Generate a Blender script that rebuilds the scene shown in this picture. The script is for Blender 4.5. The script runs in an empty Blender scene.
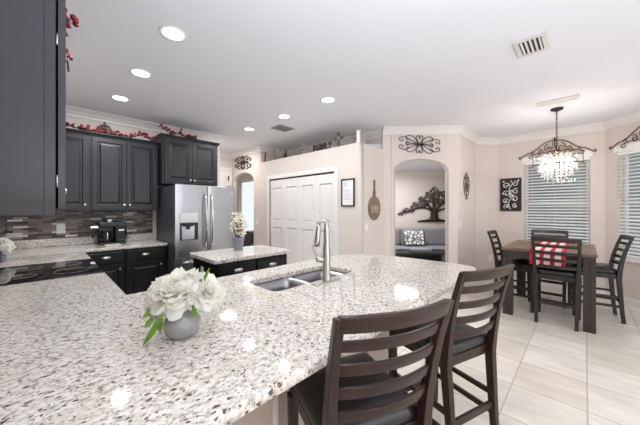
import bpy, bmesh, math, random
from mathutils import Vector, Matrix, noise
R = math.radians
PI = math.pi
random.seed(7)
scene = bpy.context.scene
COL = scene.collection

# ------------------------------------------------------------------ camera
F_PX, CAM_H, AZ = 271.0, 1.40, 44.36
cam_d = bpy.data.cameras.new('camera')
cam = bpy.data.objects.new('camera', cam_d)
COL.objects.link(cam)
cam_d.sensor_width = 36.0
cam_d.lens = F_PX / 640.0 * 36.0
cam_d.shift_y = -4.0 / 640.0
cam_d.clip_start = 0.02
cam.location = (0, 0, CAM_H)
cam.rotation_euler = (R(90), 0, R(AZ - 90))
scene.camera = cam

# ------------------------------------------------------------------ world and exposure
world = bpy.data.worlds.new('daylight')
scene.world = world
world.use_nodes = True
bg = world.node_tree.nodes['Background']
bg.inputs['Color'].default_value = (0.88, 0.93, 1.0, 1)
bg.inputs['Strength'].default_value = 1.1
vs = scene.view_settings
vs.view_transform = 'Standard'
vs.look = 'None'
vs.gamma = 1.0
vs.use_curve_mapping = False
vs.exposure = 0.16
CAN_POWER = 9.0
CAN_GLOW = 5.0
CHANDELIER_POWER = 40.0

def lamp(name, kind, loc, power, color=(1, 1, 1), size=0.1, rot=(0, 0, 0), shape='DISK', size_y=None):
    d = bpy.data.lights.new(name, kind)
    d.energy = power
    d.color = color
    if kind == 'AREA':
        d.shape = shape
        d.size = size
        if size_y: d.size_y = size_y
    else:
        d.shadow_soft_size = size
    o = bpy.data.objects.new(name, d)
    COL.objects.link(o)
    o.location = loc
    o.rotation_euler = rot
    return o

# fill lights out of view, behind the camera and in the adjoining rooms
lamp('rear_fill_light', 'AREA', (1.0, -2.9, 1.3), 58, (0.97, 0.98, 1.0), 4.5, (R(90), 0, 0), 'RECTANGLE', 2.3)  # added fill from behind the camera, no glass door stands there
lamp('ceiling_bounce_fill', 'AREA', (0.15, -0.30, 1.42), 48, (.84, .91, 1.0), 0.45, (R(180), 0, 0))  # added uplight bounced off the ceiling to brighten the room, no floor lamp
lamp('living_room_fill', 'AREA', (5.75, 3.05, 2.36), 34, (0.96, 0.98, 1.0), 0.8)  # unseen area light added to brighten the room beyond the arch
lamp('hall_fill', 'AREA', (2.75, 5.4, 2.70), 9, (1.0, 0.97, 0.93), 0.3)  # area light brightening the hall, without a fixture
lamp('side_room_fill', 'AREA', (4.4, 7.6, 2.70), 30, (1.0, 0.98, 0.95), 0.5)  # area light brightening the side room, without a fixture

# ------------------------------------------------------------------ materials
def lin(c):
    return tuple(((x / 255.0) / 12.92 if x / 255.0 <= 0.04045 else ((x / 255.0 + 0.055) / 1.055) ** 2.4) for x in c)

def mat(name, rgb, rough=0.5, metal=0.0, bump=None, var=None, spec=0.5, coat=0.0, emit=None):
    """principled material; var=(scale, amount, stretch) mottles its colour, bump=(scale, strength)"""
    m = bpy.data.materials.new(name)
    m.use_nodes = True
    nt = m.node_tree
    p = nt.nodes['Principled BSDF']
    c = lin(rgb)
    p.inputs['Base Color'].default_value = (*c, 1)
    p.inputs['Roughness'].default_value = rough
    p.inputs['Metallic'].default_value = metal
    p.inputs['Specular IOR Level'].default_value = spec
    p.inputs['Coat Weight'].default_value = coat
    p.inputs['Coat Roughness'].default_value = 0.15
    if emit:
        p.inputs['Emission Color'].default_value = (*lin(emit[0]), 1)
        p.inputs['Emission Strength'].default_value = emit[1]
    if var or bump:
        tc = nt.nodes.new('ShaderNodeTexCoord')
        mp = nt.nodes.new('ShaderNodeMapping')
        nt.links.new(tc.outputs['Object'], mp.inputs['Vector'])
    if var:
        sc, amt, st = var
        mp.inputs['Scale'].default_value = st
        n = nt.nodes.new('ShaderNodeTexNoise')
        n.inputs['Scale'].default_value = sc
        n.inputs['Detail'].default_value = 4
        nt.links.new(mp.outputs['Vector'], n.inputs['Vector'])
        r = nt.nodes.new('ShaderNodeValToRGB')
        r.color_ramp.elements[0].position = 0.3
        r.color_ramp.elements[1].position = 0.7
        r.color_ramp.elements[0].color = (*[x * (1 - amt) for x in c], 1)
        r.color_ramp.elements[1].color = (*[min(1, x * (1 + amt)) for x in c], 1)
        nt.links.new(n.outputs['Fac'], r.inputs['Fac'])
        nt.links.new(r.outputs['Color'], p.inputs['Base Color'])
    if bump:
        n2 = nt.nodes.new('ShaderNodeTexNoise')
        n2.inputs['Scale'].default_value = bump[0]
        n2.inputs['Detail'].default_value = 3
        nt.links.new(tc.outputs['Object'], n2.inputs['Vector'])
        b = nt.nodes.new('ShaderNodeBump')
        b.inputs['Strength'].default_value = bump[1]
        b.inputs['Distance'].default_value = 0.01
        nt.links.new(n2.outputs['Fac'], b.inputs['Height'])
        nt.links.new(b.outputs['Normal'], p.inputs['Normal'])
    return m

M = {}
M['wall'] = mat('painted_wall', (220, 210, 203), 0.85, bump=(90, 0.06))
M['ceil'] = mat('ceiling_paint', (233, 235, 241), 0.9, bump=(70, 0.12))
M['trim'] = mat('white_trim', (232, 229, 226), 0.45)
M['knee'] = mat('knee_wall_shaded_beige', (196, 181, 168), 0.8)  # wall beige darkened, shade under the counter put into the colour
M['cab'] = mat('charcoal_cabinet', (20, 20, 26), 0.38, coat=0.05, var=(14, 0.08, (1, 1, 0.15)))
M['cabdark'] = mat('black_base_cabinet', (17, 17, 20), 0.4, spec=0.4, var=(14, 0.1, (1, 1, 0.15)))
M['toekick'] = mat('toe_kick', (22, 21, 23), 0.7)  # dark colour meant for toe kicks
M['nickel'] = mat('brushed_nickel', (205, 202, 198), 0.28, 1.0)
M['chrome'] = mat('polished_metal', (225, 225, 228), 0.12, 1.0)
M['faucet'] = mat('faucet_nickel', (196, 190, 183), 0.3, 1.0)
M['sink'] = mat('sink_steel', (165, 165, 169), 0.3, 1.0)
M['black_glass'] = mat('black_glass', (10, 10, 12), 0.04)
M['black'] = mat('black_plastic', (16, 16, 18), 0.3)
M['iron'] = mat('wrought_iron', (52, 42, 38), 0.5, 0.4)
M['iron_grey'] = mat('grey_iron', (92, 86, 82), 0.5, 0.4)
M['bronze'] = mat('dark_bronze', (88, 72, 62), 0.45, 0.6)
M['white'] = mat('white_plastic', (238, 236, 232), 0.4)
M['chairwood'] = mat('dark_stool_wood', (47, 29, 23), 0.3, spec=0.35, var=(9, 0.22, (1, 1, 0.3)))
M['dinewood'] = mat('dark_chair_wood', (38, 31, 30), 0.42, var=(9, 0.2, (1, 1, 0.3)))
M['leather'] = mat('black_leather', (24, 23, 24), 0.32, bump=(160, 0.08))
M['tablewood'] = mat('brown_table_top', (112, 88, 72), 0.35, var=(6, 0.3, (0.4, 4, 1)))
M['tableleg'] = mat('table_leg_wood', (54, 44, 40), 0.5, var=(7, 0.25, (2, 2, 0.3)))
M['leaf'] = mat('green_leaf', (96, 132, 40), 0.5, var=(30, 0.25, (1, 1, 1)))
M['petal'] = mat('white_petal', (252, 250, 240), 0.7)
def thin(m, w):
    nt = m.node_tree; p = nt.nodes['Principled BSDF']; o = nt.nodes['Material Output']
    t = nt.nodes.new('ShaderNodeBsdfTranslucent'); t.inputs[0].default_value = p.inputs['Base Color'].default_value
    x = nt.nodes.new('ShaderNodeMixShader'); x.inputs[0].default_value = w
    nt.links.new(p.outputs[0], x.inputs[1]); nt.links.new(t.outputs[0], x.inputs[2]); nt.links.new(x.outputs[0], o.inputs[0])
thin(M['petal'], 0.4)
_p = M['petal'].node_tree.nodes['Principled BSDF']
_p.inputs['Subsurface Weight'].default_value = 0.6
_p.inputs['Subsurface Radius'].default_value = (1, 1, .9)
_p.inputs['Subsurface Scale'].default_value = 0.04
M['petal_in'] = mat('cream_petal', (240, 235, 196), 0.6)
M['vase'] = mat('grey_ceramic', (142, 146, 144), 0.18, coat=0.5, var=(12, 0.08, (1, 1, 1)))
M['vaseblue'] = mat('blue_grey_vase', (126, 136, 145), 0.3, var=(9, 0.15, (1, 1, 0.3)))
M['creamflower'] = mat('cream_flower', (243, 236, 214), 0.7)
M['stem'] = mat('brown_stem', (96, 84, 62), 0.7)
M['berry'] = mat('red_berry', (122, 16, 32), 0.35)
M['twig'] = mat('garland_twig', (62, 40, 34), 0.8)
M['paddle'] = mat('weathered_wood', (134, 113, 92), 0.7, var=(10, 0.25, (4, 4, 0.4)))
M['crosswood'] = mat('grey_brown_wood', (98, 82, 73), 0.7, var=(14, 0.25, (1, 1, 1)))
M['palewood'] = mat('pale_carved_wood', (146, 130, 118), 0.7, var=(14, 0.2, (1, 1, 1)))
M['signwood'] = mat('dark_sign_wood', (50, 33, 31), 0.6)
M['paper'] = mat('white_paper', (236, 236, 238), 0.7)
M['ink'] = mat('grey_print', (150, 152, 160), 0.8)
M['blackpanel'] = mat('black_panel', (34, 31, 32), 0.6)
M['whitescroll'] = mat('white_scroll_paint', (214, 212, 210), 0.6)
M['blind'] = mat('white_blind', (238, 240, 240), 0.5)
M['sofa'] = mat('grey_sofa_fabric', (142, 143, 149), 0.9, bump=(200, 0.1))
M['tableblack'] = mat('black_coffee_table', (18, 18, 20), 0.3)
M['greymetal'] = mat('vent_grey', (150, 150, 152), 0.6)
M['ventwhite'] = mat('vent_white', (214, 211, 207), 0.5)
M['ventslot'] = mat('vent_slot', (52, 52, 56), 0.8)
M['steelside'] = mat('fridge_side', (84, 86, 95), 0.4, 0.3)
M['screen'] = mat('patio_screen', (138, 148, 146), 0.9, var=(1.2, 0.25, (1, 1, 1)))
M['lawn'] = mat('patio_ground', (150, 156, 150), 0.9)
M['glow'] = mat('lamp_glow', (255, 250, 240), 0.5, emit=((255, 252, 246), CAN_GLOW))
M['bulb'] = mat('bulb_glow', (255, 246, 232), 0.5, emit=((255, 244, 226), 7.0))
M['sideboard'] = mat('sideboard_wood', (40, 33, 33), 0.4)
M['silver_cloth'] = mat('pale_cloth', (212, 206, 200), 0.8)
M['darkglass'] = mat('smoked_glass', (30, 32, 34), 0.06)

def steel():
    m = mat('stainless_steel', (176, 175, 177), 0.3, 1.0)
    nt = m.node_tree
    p = nt.nodes['Principled BSDF']
    tc = nt.nodes.new('ShaderNodeTexCoord')
    mp = nt.nodes.new('ShaderNodeMapping')
    mp.inputs['Scale'].default_value = (3, 3, 300)
    n = nt.nodes.new('ShaderNodeTexNoise')
    n.inputs['Scale'].default_value = 1.0
    nt.links.new(tc.outputs['Object'], mp.inputs['Vector'])
    nt.links.new(mp.outputs['Vector'], n.inputs['Vector'])
    r = nt.nodes.new('ShaderNodeMapRange')
    r.inputs['To Min'].default_value = 0.24
    r.inputs['To Max'].default_value = 0.38
    nt.links.new(n.outputs['Fac'], r.inputs['Value'])
    nt.links.new(r.outputs['Result'], p.inputs['Roughness'])
    return m
M['steel'] = steel()

def granite():
    m = mat('speckled_granite', (226, 220, 212), 0.05)
    nt = m.node_tree
    L = nt.links.new
    p = nt.nodes['Principled BSDF']
    tc = nt.nodes.new('ShaderNodeTexCoord')
    def ramp(src, stops, interp='LINEAR'):
        r = nt.nodes.new('ShaderNodeValToRGB')
        r.color_ramp.interpolation = interp
        while len(r.color_ramp.elements) < len(stops): r.color_ramp.elements.new(0.5)
        for e, (pos, c) in zip(r.color_ramp.elements, stops):
            e.position = pos
            e.color = (*c, 1)
        L(src, r.inputs['Fac'])
        return r.outputs['Color']
    def mixc(fac, a, b):
        x = nt.nodes.new('ShaderNodeMix')
        x.data_type = 'RGBA'
        L(fac, x.inputs[0])
        L(a, x.inputs[6])
        if isinstance(b, tuple): x.inputs[7].default_value = (*b, 1)
        else: L(b, x.inputs[7])
        return x.outputs[2]
    def noisec(scale, detail=4, st=(1, 1, 1), rot=0):
        mp = nt.nodes.new('ShaderNodeMapping')
        mp.inputs['Scale'].default_value = st
        mp.inputs['Rotation'].default_value = (0, 0, rot)
        L(tc.outputs['Object'], mp.inputs['Vector'])
        n = nt.nodes.new('ShaderNodeTexNoise')
        n.inputs['Scale'].default_value = scale
        n.inputs['Detail'].default_value = detail
        n.inputs['Roughness'].default_value = 0.6
        L(mp.outputs['Vector'], n.inputs['Vector'])
        return n.outputs['Fac'], mp
    base, _ = noisec(48, 6, (1, 1.35, 1), .75)
    c = ramp(base, [(0.34, lin((164, 155, 146))), (0.46, lin((209, 202, 193))), (0.58, lin((232, 227, 219)))])
    tan, _ = noisec(5.5, 5)
    f = ramp(tan, [(0.50, (0, 0, 0)), (0.70, (0.6, 0.6, 0.6))])
    c = mixc(f, c, lin((204, 192, 174)))
    # dark mineral flecks, two sizes
    for scale, th, col, st, rad in ((84, 0.865, (60, 48, 42), (1.0, 1.3, 1.0), 0.42), (46, 0.94, (66, 55, 48), (1.0, 1.4, 1.0), 0.36), (130, 0.80, (156, 142, 132), (1.0, 1.2, 1.0), 0.5)):
        mp = nt.nodes.new('ShaderNodeMapping')
        mp.inputs['Scale'].default_value = st
        mp.inputs['Rotation'].default_value = (0, 0, 0.75)
        nz = nt.nodes.new('ShaderNodeTexNoise')
        nz.inputs['Scale'].default_value = 40
        ad = nt.nodes.new('ShaderNodeMix')
        ad.data_type = 'VECTOR'
        ad.inputs[0].default_value = 0.018
        L(tc.outputs['Object'], nz.inputs['Vector'])
        L(tc.outputs['Object'], ad.inputs[4])
        L(nz.outputs['Color'], ad.inputs[5])
        L(ad.outputs[1], mp.inputs['Vector'])
        v = nt.nodes.new('ShaderNodeTexVoronoi')
        v.inputs['Scale'].default_value = scale
        L(mp.outputs['Vector'], v.inputs['Vector'])
        sep = nt.nodes.new('ShaderNodeSeparateColor')
        L(v.outputs['Color'], sep.inputs[0])
        gt = nt.nodes.new('ShaderNodeMath'); gt.operation = 'GREATER_THAN'
        gt.inputs[1].default_value = th
        L(sep.outputs[0], gt.inputs[0])
        lt = nt.nodes.new('ShaderNodeMath'); lt.operation = 'LESS_THAN'
        lt.inputs[1].default_value = rad
        L(v.outputs['Distance'], lt.inputs[0])
        mu = nt.nodes.new('ShaderNodeMath'); mu.operation = 'MULTIPLY'
        L(gt.outputs[0], mu.inputs[0]); L(lt.outputs[0], mu.inputs[1])
        m2 = nt.nodes.new('ShaderNodeMath'); m2.operation = 'MULTIPLY'
        m2.inputs[1].default_value = 0.88
        L(mu.outputs[0], m2.inputs[0])
        c = mixc(m2.outputs[0], c, lin(col))
    L(c, p.inputs['Base Color'])
    return m
M['granite'] = granite()

def brick_mat(name, stops, w, h, mortar, mcol, rough, offset=0.5, rot=0.0, shift=(0, 0, 0), var=0.0, freq=2, axes='XY'):
    m = mat(name, (128, 128, 128), rough)
    nt = m.node_tree
    L = nt.links.new
    p = nt.nodes['Principled BSDF']
    tc = nt.nodes.new('ShaderNodeTexCoord')
    mp = nt.nodes.new('ShaderNodeMapping')
    src = tc.outputs['Object']
    if axes == 'XZ':
        se = nt.nodes.new('ShaderNodeSeparateXYZ'); co = nt.nodes.new('ShaderNodeCombineXYZ')
        L(src, se.inputs[0]); L(se.outputs[0], co.inputs[0]); L(se.outputs[2], co.inputs[1])
        src = co.outputs[0]
    mp.inputs['Location'].default_value = shift
    L(src, mp.inputs['Vector'])
    b = nt.nodes.new('ShaderNodeTexBrick')
    b.offset = offset
    b.offset_frequency = freq
    b.inputs['Scale'].default_value = 1.0
    b.inputs['Color1'].default_value = (0, 0, 0, 1)
    b.inputs['Color2'].default_value = (1, 1, 1, 1)
    b.inputs['Mortar'].default_value = (0, 0, 0, 1)
    b.inputs['Mortar Size'].default_value = mortar
    b.inputs['Mortar Smooth'].default_value = 0.1
    b.inputs['Bias'].default_value = 0.0
    b.inputs['Brick Width'].default_value = w
    b.inputs['Row Height'].default_value = h
    L(mp.outputs['Vector'], b.inputs['Vector'])
    r = nt.nodes.new('ShaderNodeValToRGB')
    r.color_ramp.interpolation = 'CONSTANT' if len(stops) > 3 else 'LINEAR'
    while len(r.color_ramp.elements) < len(stops): r.color_ramp.elements.new(0.5)
    for e, (pos, c) in zip(r.color_ramp.elements, stops):
        e.position = pos; e.color = (*lin(c), 1)
    L(b.outputs['Color'], r.inputs['Fac'])
    out = r.outputs['Color']
    if var:
        n = nt.nodes.new('ShaderNodeTexNoise')
        n.inputs['Scale'].default_value = 3.0
        n.inputs['Detail'].default_value = 6
        ms = nt.nodes.new('ShaderNodeMapping')
        ms.inputs['Scale'].default_value = (3.2, 0.9, 1)
        ms.inputs['Rotation'].default_value = (0, 0, 0.35)
        L(tc.outputs['Object'], ms.inputs['Vector'])
        L(ms.outputs['Vector'], n.inputs['Vector'])
        rr = nt.nodes.new('ShaderNodeMapRange')
        rr.inputs['From Min'].default_value = 0.3
        rr.inputs['From Max'].default_value = 0.7
        rr.inputs['To Min'].default_value = 1 - var
        rr.inputs['To Max'].default_value = 1 + var * 0.4
        L(n.outputs['Fac'], rr.inputs['Value'])
        mm = nt.nodes.new('ShaderNodeMix'); mm.data_type = 'RGBA'; mm.blend_type = 'MULTIPLY'
        mm.inputs[0].default_value = 1.0
        L(out, mm.inputs[6]); L(rr.outputs['Result'], mm.inputs[7])
        out = mm.outputs[2]
    mx = nt.nodes.new('ShaderNodeMix'); mx.data_type = 'RGBA'
    L(b.outputs['Fac'], mx.inputs[0]); L(out, mx.inputs[6])
    mx.inputs[7].default_value = (*lin(mcol), 1)
    L(mx.outputs[2], p.inputs['Base Color'])
    return m
M['tile'] = brick_mat('floor_tile', [(0, (229, 218, 205)), (1, (241, 233, 223))], 0.43, 0.43, 0.005, (196, 184, 170), 0.3, 0.0, shift=(-2.62 + 0.43 * 40, 0.012 + 0.43 * 40, 0), var=0.17)
M['mosaic'] = brick_mat('stone_mosaic', [(0, (46, 38, 36)), (0.2, (90, 75, 68)), (0.38, (122, 105, 95)), (0.55, (146, 131, 121)), (0.70, (70, 58, 54)), (0.82, (130, 114, 103)), (0.93, (212, 204, 198))], 0.125, 0.027, 0.001, (84, 76, 72), 0.4, 0.37, axes='XZ', freq=2)

def plaid():
    m = mat('red_white_plaid', (200, 30, 40), 0.9)
    nt = m.node_tree; L = nt.links.new
    p = nt.nodes['Principled BSDF']
    tc = nt.nodes.new('ShaderNodeTexCoord')
    se = nt.nodes.new('ShaderNodeSeparateXYZ')
    L(tc.outputs['UV'], se.inputs[0])
    def stripe(o, s):
        a = nt.nodes.new('ShaderNodeMath'); a.operation = 'MULTIPLY'; a.inputs[1].default_value = s
        L(o, a.inputs[0])
        b = nt.nodes.new('ShaderNodeMath'); b.operation = 'FRACT'
        L(a.outputs[0], b.inputs[0])
        c = nt.nodes.new('ShaderNodeMath'); c.operation = 'LESS_THAN'; c.inputs[1].default_value = 0.42
        L(b.outputs[0], c.inputs[0])
        return c.outputs[0]
    s1 = stripe(se.outputs[0], 1.0); s2 = stripe(se.outputs[1], 1.0)
    ad = nt.nodes.new('ShaderNodeMath'); ad.operation = 'ADD'
    L(s1, ad.inputs[0]); L(s2, ad.inputs[1])
    hv = nt.nodes.new('ShaderNodeMath'); hv.operation = 'MULTIPLY_ADD'; hv.inputs[1].default_value = 0.3
    L(s1, hv.inputs[0])
    h2 = nt.nodes.new('ShaderNodeMath'); h2.operation = 'MULTIPLY'; h2.inputs[1].default_value = 0.6
    L(s2, h2.inputs[0]); L(h2.outputs[0], hv.inputs[2])
    r = nt.nodes.new('ShaderNodeValToRGB'); r.color_ramp.interpolation = 'CONSTANT'
    r.color_ramp.elements.new(0.5); r.color_ramp.elements.new(0.7)
    for e, (pos, c) in zip(r.color_ramp.elements, [(0, (238, 230, 226)), (0.2, (228, 180, 180)), (0.5, (200, 44, 58)), (0.8, (172, 24, 38))]):
        e.position = pos; e.color = (*lin(c), 1)
    L(hv.outputs[0], r.inputs['Fac'])
    L(r.outputs['Color'], p.inputs['Base Color'])
    return m
M['plaid'] = plaid()

def pattern_pillow():
    m = mat('patterned_pillow', (230, 230, 230), 0.9)
    nt = m.node_tree; L = nt.links.new
    p = nt.nodes['Principled BSDF']
    tc = nt.nodes.new('ShaderNodeTexCoord')
    v = nt.nodes.new('ShaderNodeTexVoronoi'); v.inputs['Scale'].default_value = 11
    v.feature = 'DISTANCE_TO_EDGE'
    L(tc.outputs['Object'], v.inputs['Vector'])
    r = nt.nodes.new('ShaderNodeValToRGB'); r.color_ramp.interpolation = 'CONSTANT'
    r.color_ramp.elements[0].color = (*lin((120, 120, 124)), 1)
    r.color_ramp.elements[1].position = 0.13
    r.color_ramp.elements[1].color = (*lin((240, 240, 238)), 1)
    L(v.outputs['Distance'], r.inputs['Fac'])
    L(r.outputs['Color'], p.inputs['Base Color'])
    return m
M['pillow'] = pattern_pillow()

def glass(name, tint, fac, rough=0.0):
    m = bpy.data.materials.new(name)
    m.use_nodes = True
    nt = m.node_tree
    nt.nodes.clear()
    out = nt.nodes.new('ShaderNodeOutputMaterial')
    tr = nt.nodes.new('ShaderNodeBsdfTransparent'); tr.inputs[0].default_value = (*tint, 1)
    gl = nt.nodes.new('ShaderNodeBsdfGlossy'); gl.inputs['Roughness'].default_value = rough
    lw = nt.nodes.new('ShaderNodeLayerWeight'); lw.inputs[0].default_value = 0.5
    fr = nt.nodes.new('ShaderNodeMath'); fr.operation = 'POWER'; fr.inputs[1].default_value = 4.0
    nt.links.new(lw.outputs['Facing'], fr.inputs[0])
    ad = nt.nodes.new('ShaderNodeMath'); ad.operation = 'MULTIPLY_ADD'; ad.inputs[1].default_value = 0.6; ad.inputs[2].default_value = fac
    mx = nt.nodes.new('ShaderNodeMixShader')
    nt.links.new(fr.outputs[0], ad.inputs[0])
    nt.links.new(ad.outputs[0], mx.inputs[0])
    nt.links.new(tr.outputs[0], mx.inputs[1]); nt.links.new(gl.outputs[0], mx.inputs[2])
    nt.links.new(mx.outputs[0], out.inputs[0])
    return m
M['pane'] = glass('window_glass', (0.95, 0.97, 0.97), 0.03)
M['clear'] = glass('clear_glass', (0.82, 0.85, 0.86), 0.08)

def crystal():
    m = bpy.data.materials.new('crystal')
    m.use_nodes = True
    nt = m.node_tree
    nt.nodes.clear()
    out = nt.nodes.new('ShaderNodeOutputMaterial')
    tl = nt.nodes.new('ShaderNodeBsdfTranslucent'); tl.inputs[0].default_value = (0.26, 0.258, 0.253, 1)
    gl = nt.nodes.new('ShaderNodeBsdfGlossy'); gl.inputs['Roughness'].default_value = 0.08
    tr = nt.nodes.new('ShaderNodeBsdfTransparent'); tr.inputs[0].default_value = (0.95, 0.95, 0.95, 1)
    m1 = nt.nodes.new('ShaderNodeMixShader'); m1.inputs[0].default_value = 0.45
    m2 = nt.nodes.new('ShaderNodeMixShader'); m2.inputs[0].default_value = 0.4
    nt.links.new(tl.outputs[0], m1.inputs[1]); nt.links.new(gl.outputs[0], m1.inputs[2])
    nt.links.new(m1.outputs[0], m2.inputs[1]); nt.links.new(tr.outputs[0], m2.inputs[2])
    nt.links.new(m2.outputs[0], out.inputs[0])
    return m
M['crystal'] = crystal()

# ------------------------------------------------------------------ mesh helpers
class MB:
    def __init__(s):
        s.v = []; s.f = []; s.sm = []; s.uv = None
        s.M = Matrix.Identity(4)
    def add(s, vs, fs, smooth=False):
        o = len(s.v)
        s.v += [s.M @ Vector(p) for p in vs]
        s.f += [tuple(i + o for i in f) for f in fs]
        s.sm += [smooth] * len(fs)
        return s
    def box(s, x0, x1, y0, y1, z0, z1):
        return s.add([(x0, y0, z0), (x1, y0, z0), (x1, y1, z0), (x0, y1, z0), (x0, y0, z1), (x1, y0, z1), (x1, y1, z1), (x0, y1, z1)],
                     [(3, 2, 1, 0), (4, 5, 6, 7), (0, 1, 5, 4), (1, 2, 6, 5), (2, 3, 7, 6), (3, 0, 4, 7)])
    def loft(s, rings, cap=True, smooth=True, closed=True):
        n = len(rings[0]); vs = [p for r in rings for p in r]; fs = []
        for k in range(len(rings) - 1):
            for i in range(n if closed else n - 1):
                j = (i + 1) % n
                fs.append((k * n + i, k * n + j, (k + 1) * n + j, (k + 1) * n + i))
        s.add(vs, fs, smooth)
        if cap:
            s.add(rings[0], [tuple(reversed(range(n)))], False)
            s.add(rings[-1], [tuple(range(n))], False)
        return s
    def lathe(s, prof, n=24, c=(0, 0, 0), smooth=True):
        rings = [[(c[0] + r * math.cos(2 * PI * i / n), c[1] + r * math.sin(2 * PI * i / n), c[2] + z) for i in range(n)] for r, z in prof]
        return s.loft(rings, True, smooth)
    def ball(s, c, r, n=10, k=6, sc=(1, 1, 1)):
        rings = []
        for a in range(k + 1):
            t = -PI / 2 + PI * a / k
            rr = max(math.cos(t), 0.02)
            rings.append([(c[0] + sc[0] * r * rr * math.cos(2 * PI * i / n), c[1] + sc[1] * r * rr * math.sin(2 * PI * i / n), c[2] + sc[2] * r * math.sin(t)) for i in range(n)])
        return s.loft(rings)
    def tube(s, pts, r, n=6, closed=False, flat=1.0):
        pts = [Vector(p) for p in pts]; N = len(pts)
        rad = r if isinstance(r, (list, tuple)) else [r] * N
        rings = []; up = None
        for i in range(N):
            if closed: t = pts[(i + 1) % N] - pts[i - 1]
            else: t = pts[min(i + 1, N - 1)] - pts[max(i - 1, 0)]
            t.normalize()
            if up is None:
                up = Vector((0, 0, 1)) if abs(t.z) < 0.9 else Vector((0, 1, 0))
            b = t.cross(up)
            if b.length < 1e-5: b = t.cross(Vector((1, 0, 0)))
            b.normalize(); up = b.cross(t).normalized()
            rings.append([tuple(pts[i] + (b * math.cos(2 * PI * k / n) * flat + up * math.sin(2 * PI * k / n)) * rad[i]) for k in range(n)])
        if closed:
            rings.append(rings[0])
            return s.loft(rings, False)
        return s.loft(rings)
    def bar(s, pts, w, h):
        """rectangular section along pts (w across in xy, h along z); w, h may be lists"""
        pts = [Vector(p) for p in pts]; N = len(pts); rings = []
        for i in range(N):
            t = pts[min(i + 1, N - 1)] - pts[max(i - 1, 0)]
            t.z = 0; t.normalize()
            b = Vector((-t.y, t.x, 0))
            ww = (w[i] if isinstance(w, list) else w) / 2; hh = (h[i] if isinstance(h, list) else h) / 2
            p = pts[i]
            rings.append([tuple(p + b * ww + Vector((0, 0, hh))), tuple(p - b * ww + Vector((0, 0, hh))), tuple(p - b * ww - Vector((0, 0, hh))), tuple(p + b * ww - Vector((0, 0, hh)))])
        return s.loft(rings, True, False)
    def post(s, pts, w, d):
        """rectangular section along a mostly vertical polyline (w in x, d in y)"""
        rings = []
        for i, p in enumerate(pts):
            ww = (w[i] if isinstance(w, list) else w) / 2; dd = (d[i] if isinstance(d, list) else d) / 2
            rings.append([(p[0] - ww, p[1] - dd, p[2]), (p[0] + ww, p[1] - dd, p[2]), (p[0] + ww, p[1] + dd, p[2]), (p[0] - ww, p[1] + dd, p[2])])
        return s.loft(rings, True, False)
    def panel(s, x0, x1, z0, z1, prof, y=0.0):
        """stepped door face: prof = [(inset, depth toward -y)], closed behind at y"""
        def ring(i, d): return [(x0 + i, y - d, z0 + i), (x1 - i, y - d, z0 + i), (x1 - i, y - d, z1 - i), (x0 + i, y - d, z1 - i)]
        return s.loft([ring(0, 0)] + [ring(i, d) for i, d in prof], True, False)
    def build(s, name, m, parent=None, bevel=0.0, seg=2, smooth_all=False):
        me = bpy.data.meshes.new(name)
        me.from_pydata([tuple(v) for v in s.v], [], s.f)
        for p, q in zip(me.polygons, s.sm): p.use_smooth = q or smooth_all
        if s.uv:
            l = me.uv_layers.new(name='UVMap')
            for lp in me.loops: l.data[lp.index].uv = s.uv[lp.vertex_index]
        b = bmesh.new(); b.from_mesh(me)
        if not s.uv: bmesh.ops.remove_doubles(b, verts=b.verts, dist=1e-5)
        bmesh.ops.recalc_face_normals(b, faces=b.faces)
        b.to_mesh(me); b.free()
        me.materials.append(m)
        o = bpy.data.objects.new(name, me)
        COL.objects.link(o)
        if parent: o.parent = parent
        if bevel:
            md = o.modifiers.new('bevel', 'BEVEL'); md.width = bevel; md.segments = seg; md.limit_method = 'ANGLE'; md.angle_limit = R(40)
        return o

def plate(name, outer, holes, z0, z1, m, parent=None, vertical=False, bevel=0.0):
    """flat plate with holes; vertical=True maps the outline (x, z) and extrudes y0..y1"""
    cu = bpy.data.curves.new('tmp', 'CURVE'); cu.dimensions = '2D'; cu.fill_mode = 'BOTH'
    for loop in [outer] + list(holes):
        sp = cu.splines.new('POLY'); sp.points.add(len(loop) - 1); sp.use_cyclic_u = True
        for q, (x, y) in zip(sp.points, loop): q.co = (x, y, 0, 1)
    cu.extrude = abs(z1 - z0) / 2
    t = bpy.data.objects.new('tmp', cu); COL.objects.link(t)
    dg = bpy.context.evaluated_depsgraph_get()
    me = bpy.data.meshes.new_from_object(t.evaluated_get(dg))
    bpy.data.objects.remove(t); bpy.data.curves.remove(cu)
    for v in me.vertices:
        x, y, z = v.co
        z += (z0 + z1) / 2
        v.co = (x, z, y) if vertical else (x, y, z)
    b = bmesh.new(); b.from_mesh(me)
    bmesh.ops.remove_doubles(b, verts=b.verts, dist=1e-5)
    bmesh.ops.recalc_face_normals(b, faces=b.faces)
    b.to_mesh(me); b.free()
    me.name = name; me.materials.clear(); me.materials.append(m)
    o = bpy.data.objects.new(name, me); COL.objects.link(o)
    if parent: o.parent = parent
    if bevel:
        md = o.modifiers.new('bevel', 'BEVEL'); md.width = bevel; md.segments = 2; md.limit_method = 'ANGLE'; md.angle_limit = R(50)
    return o

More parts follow.
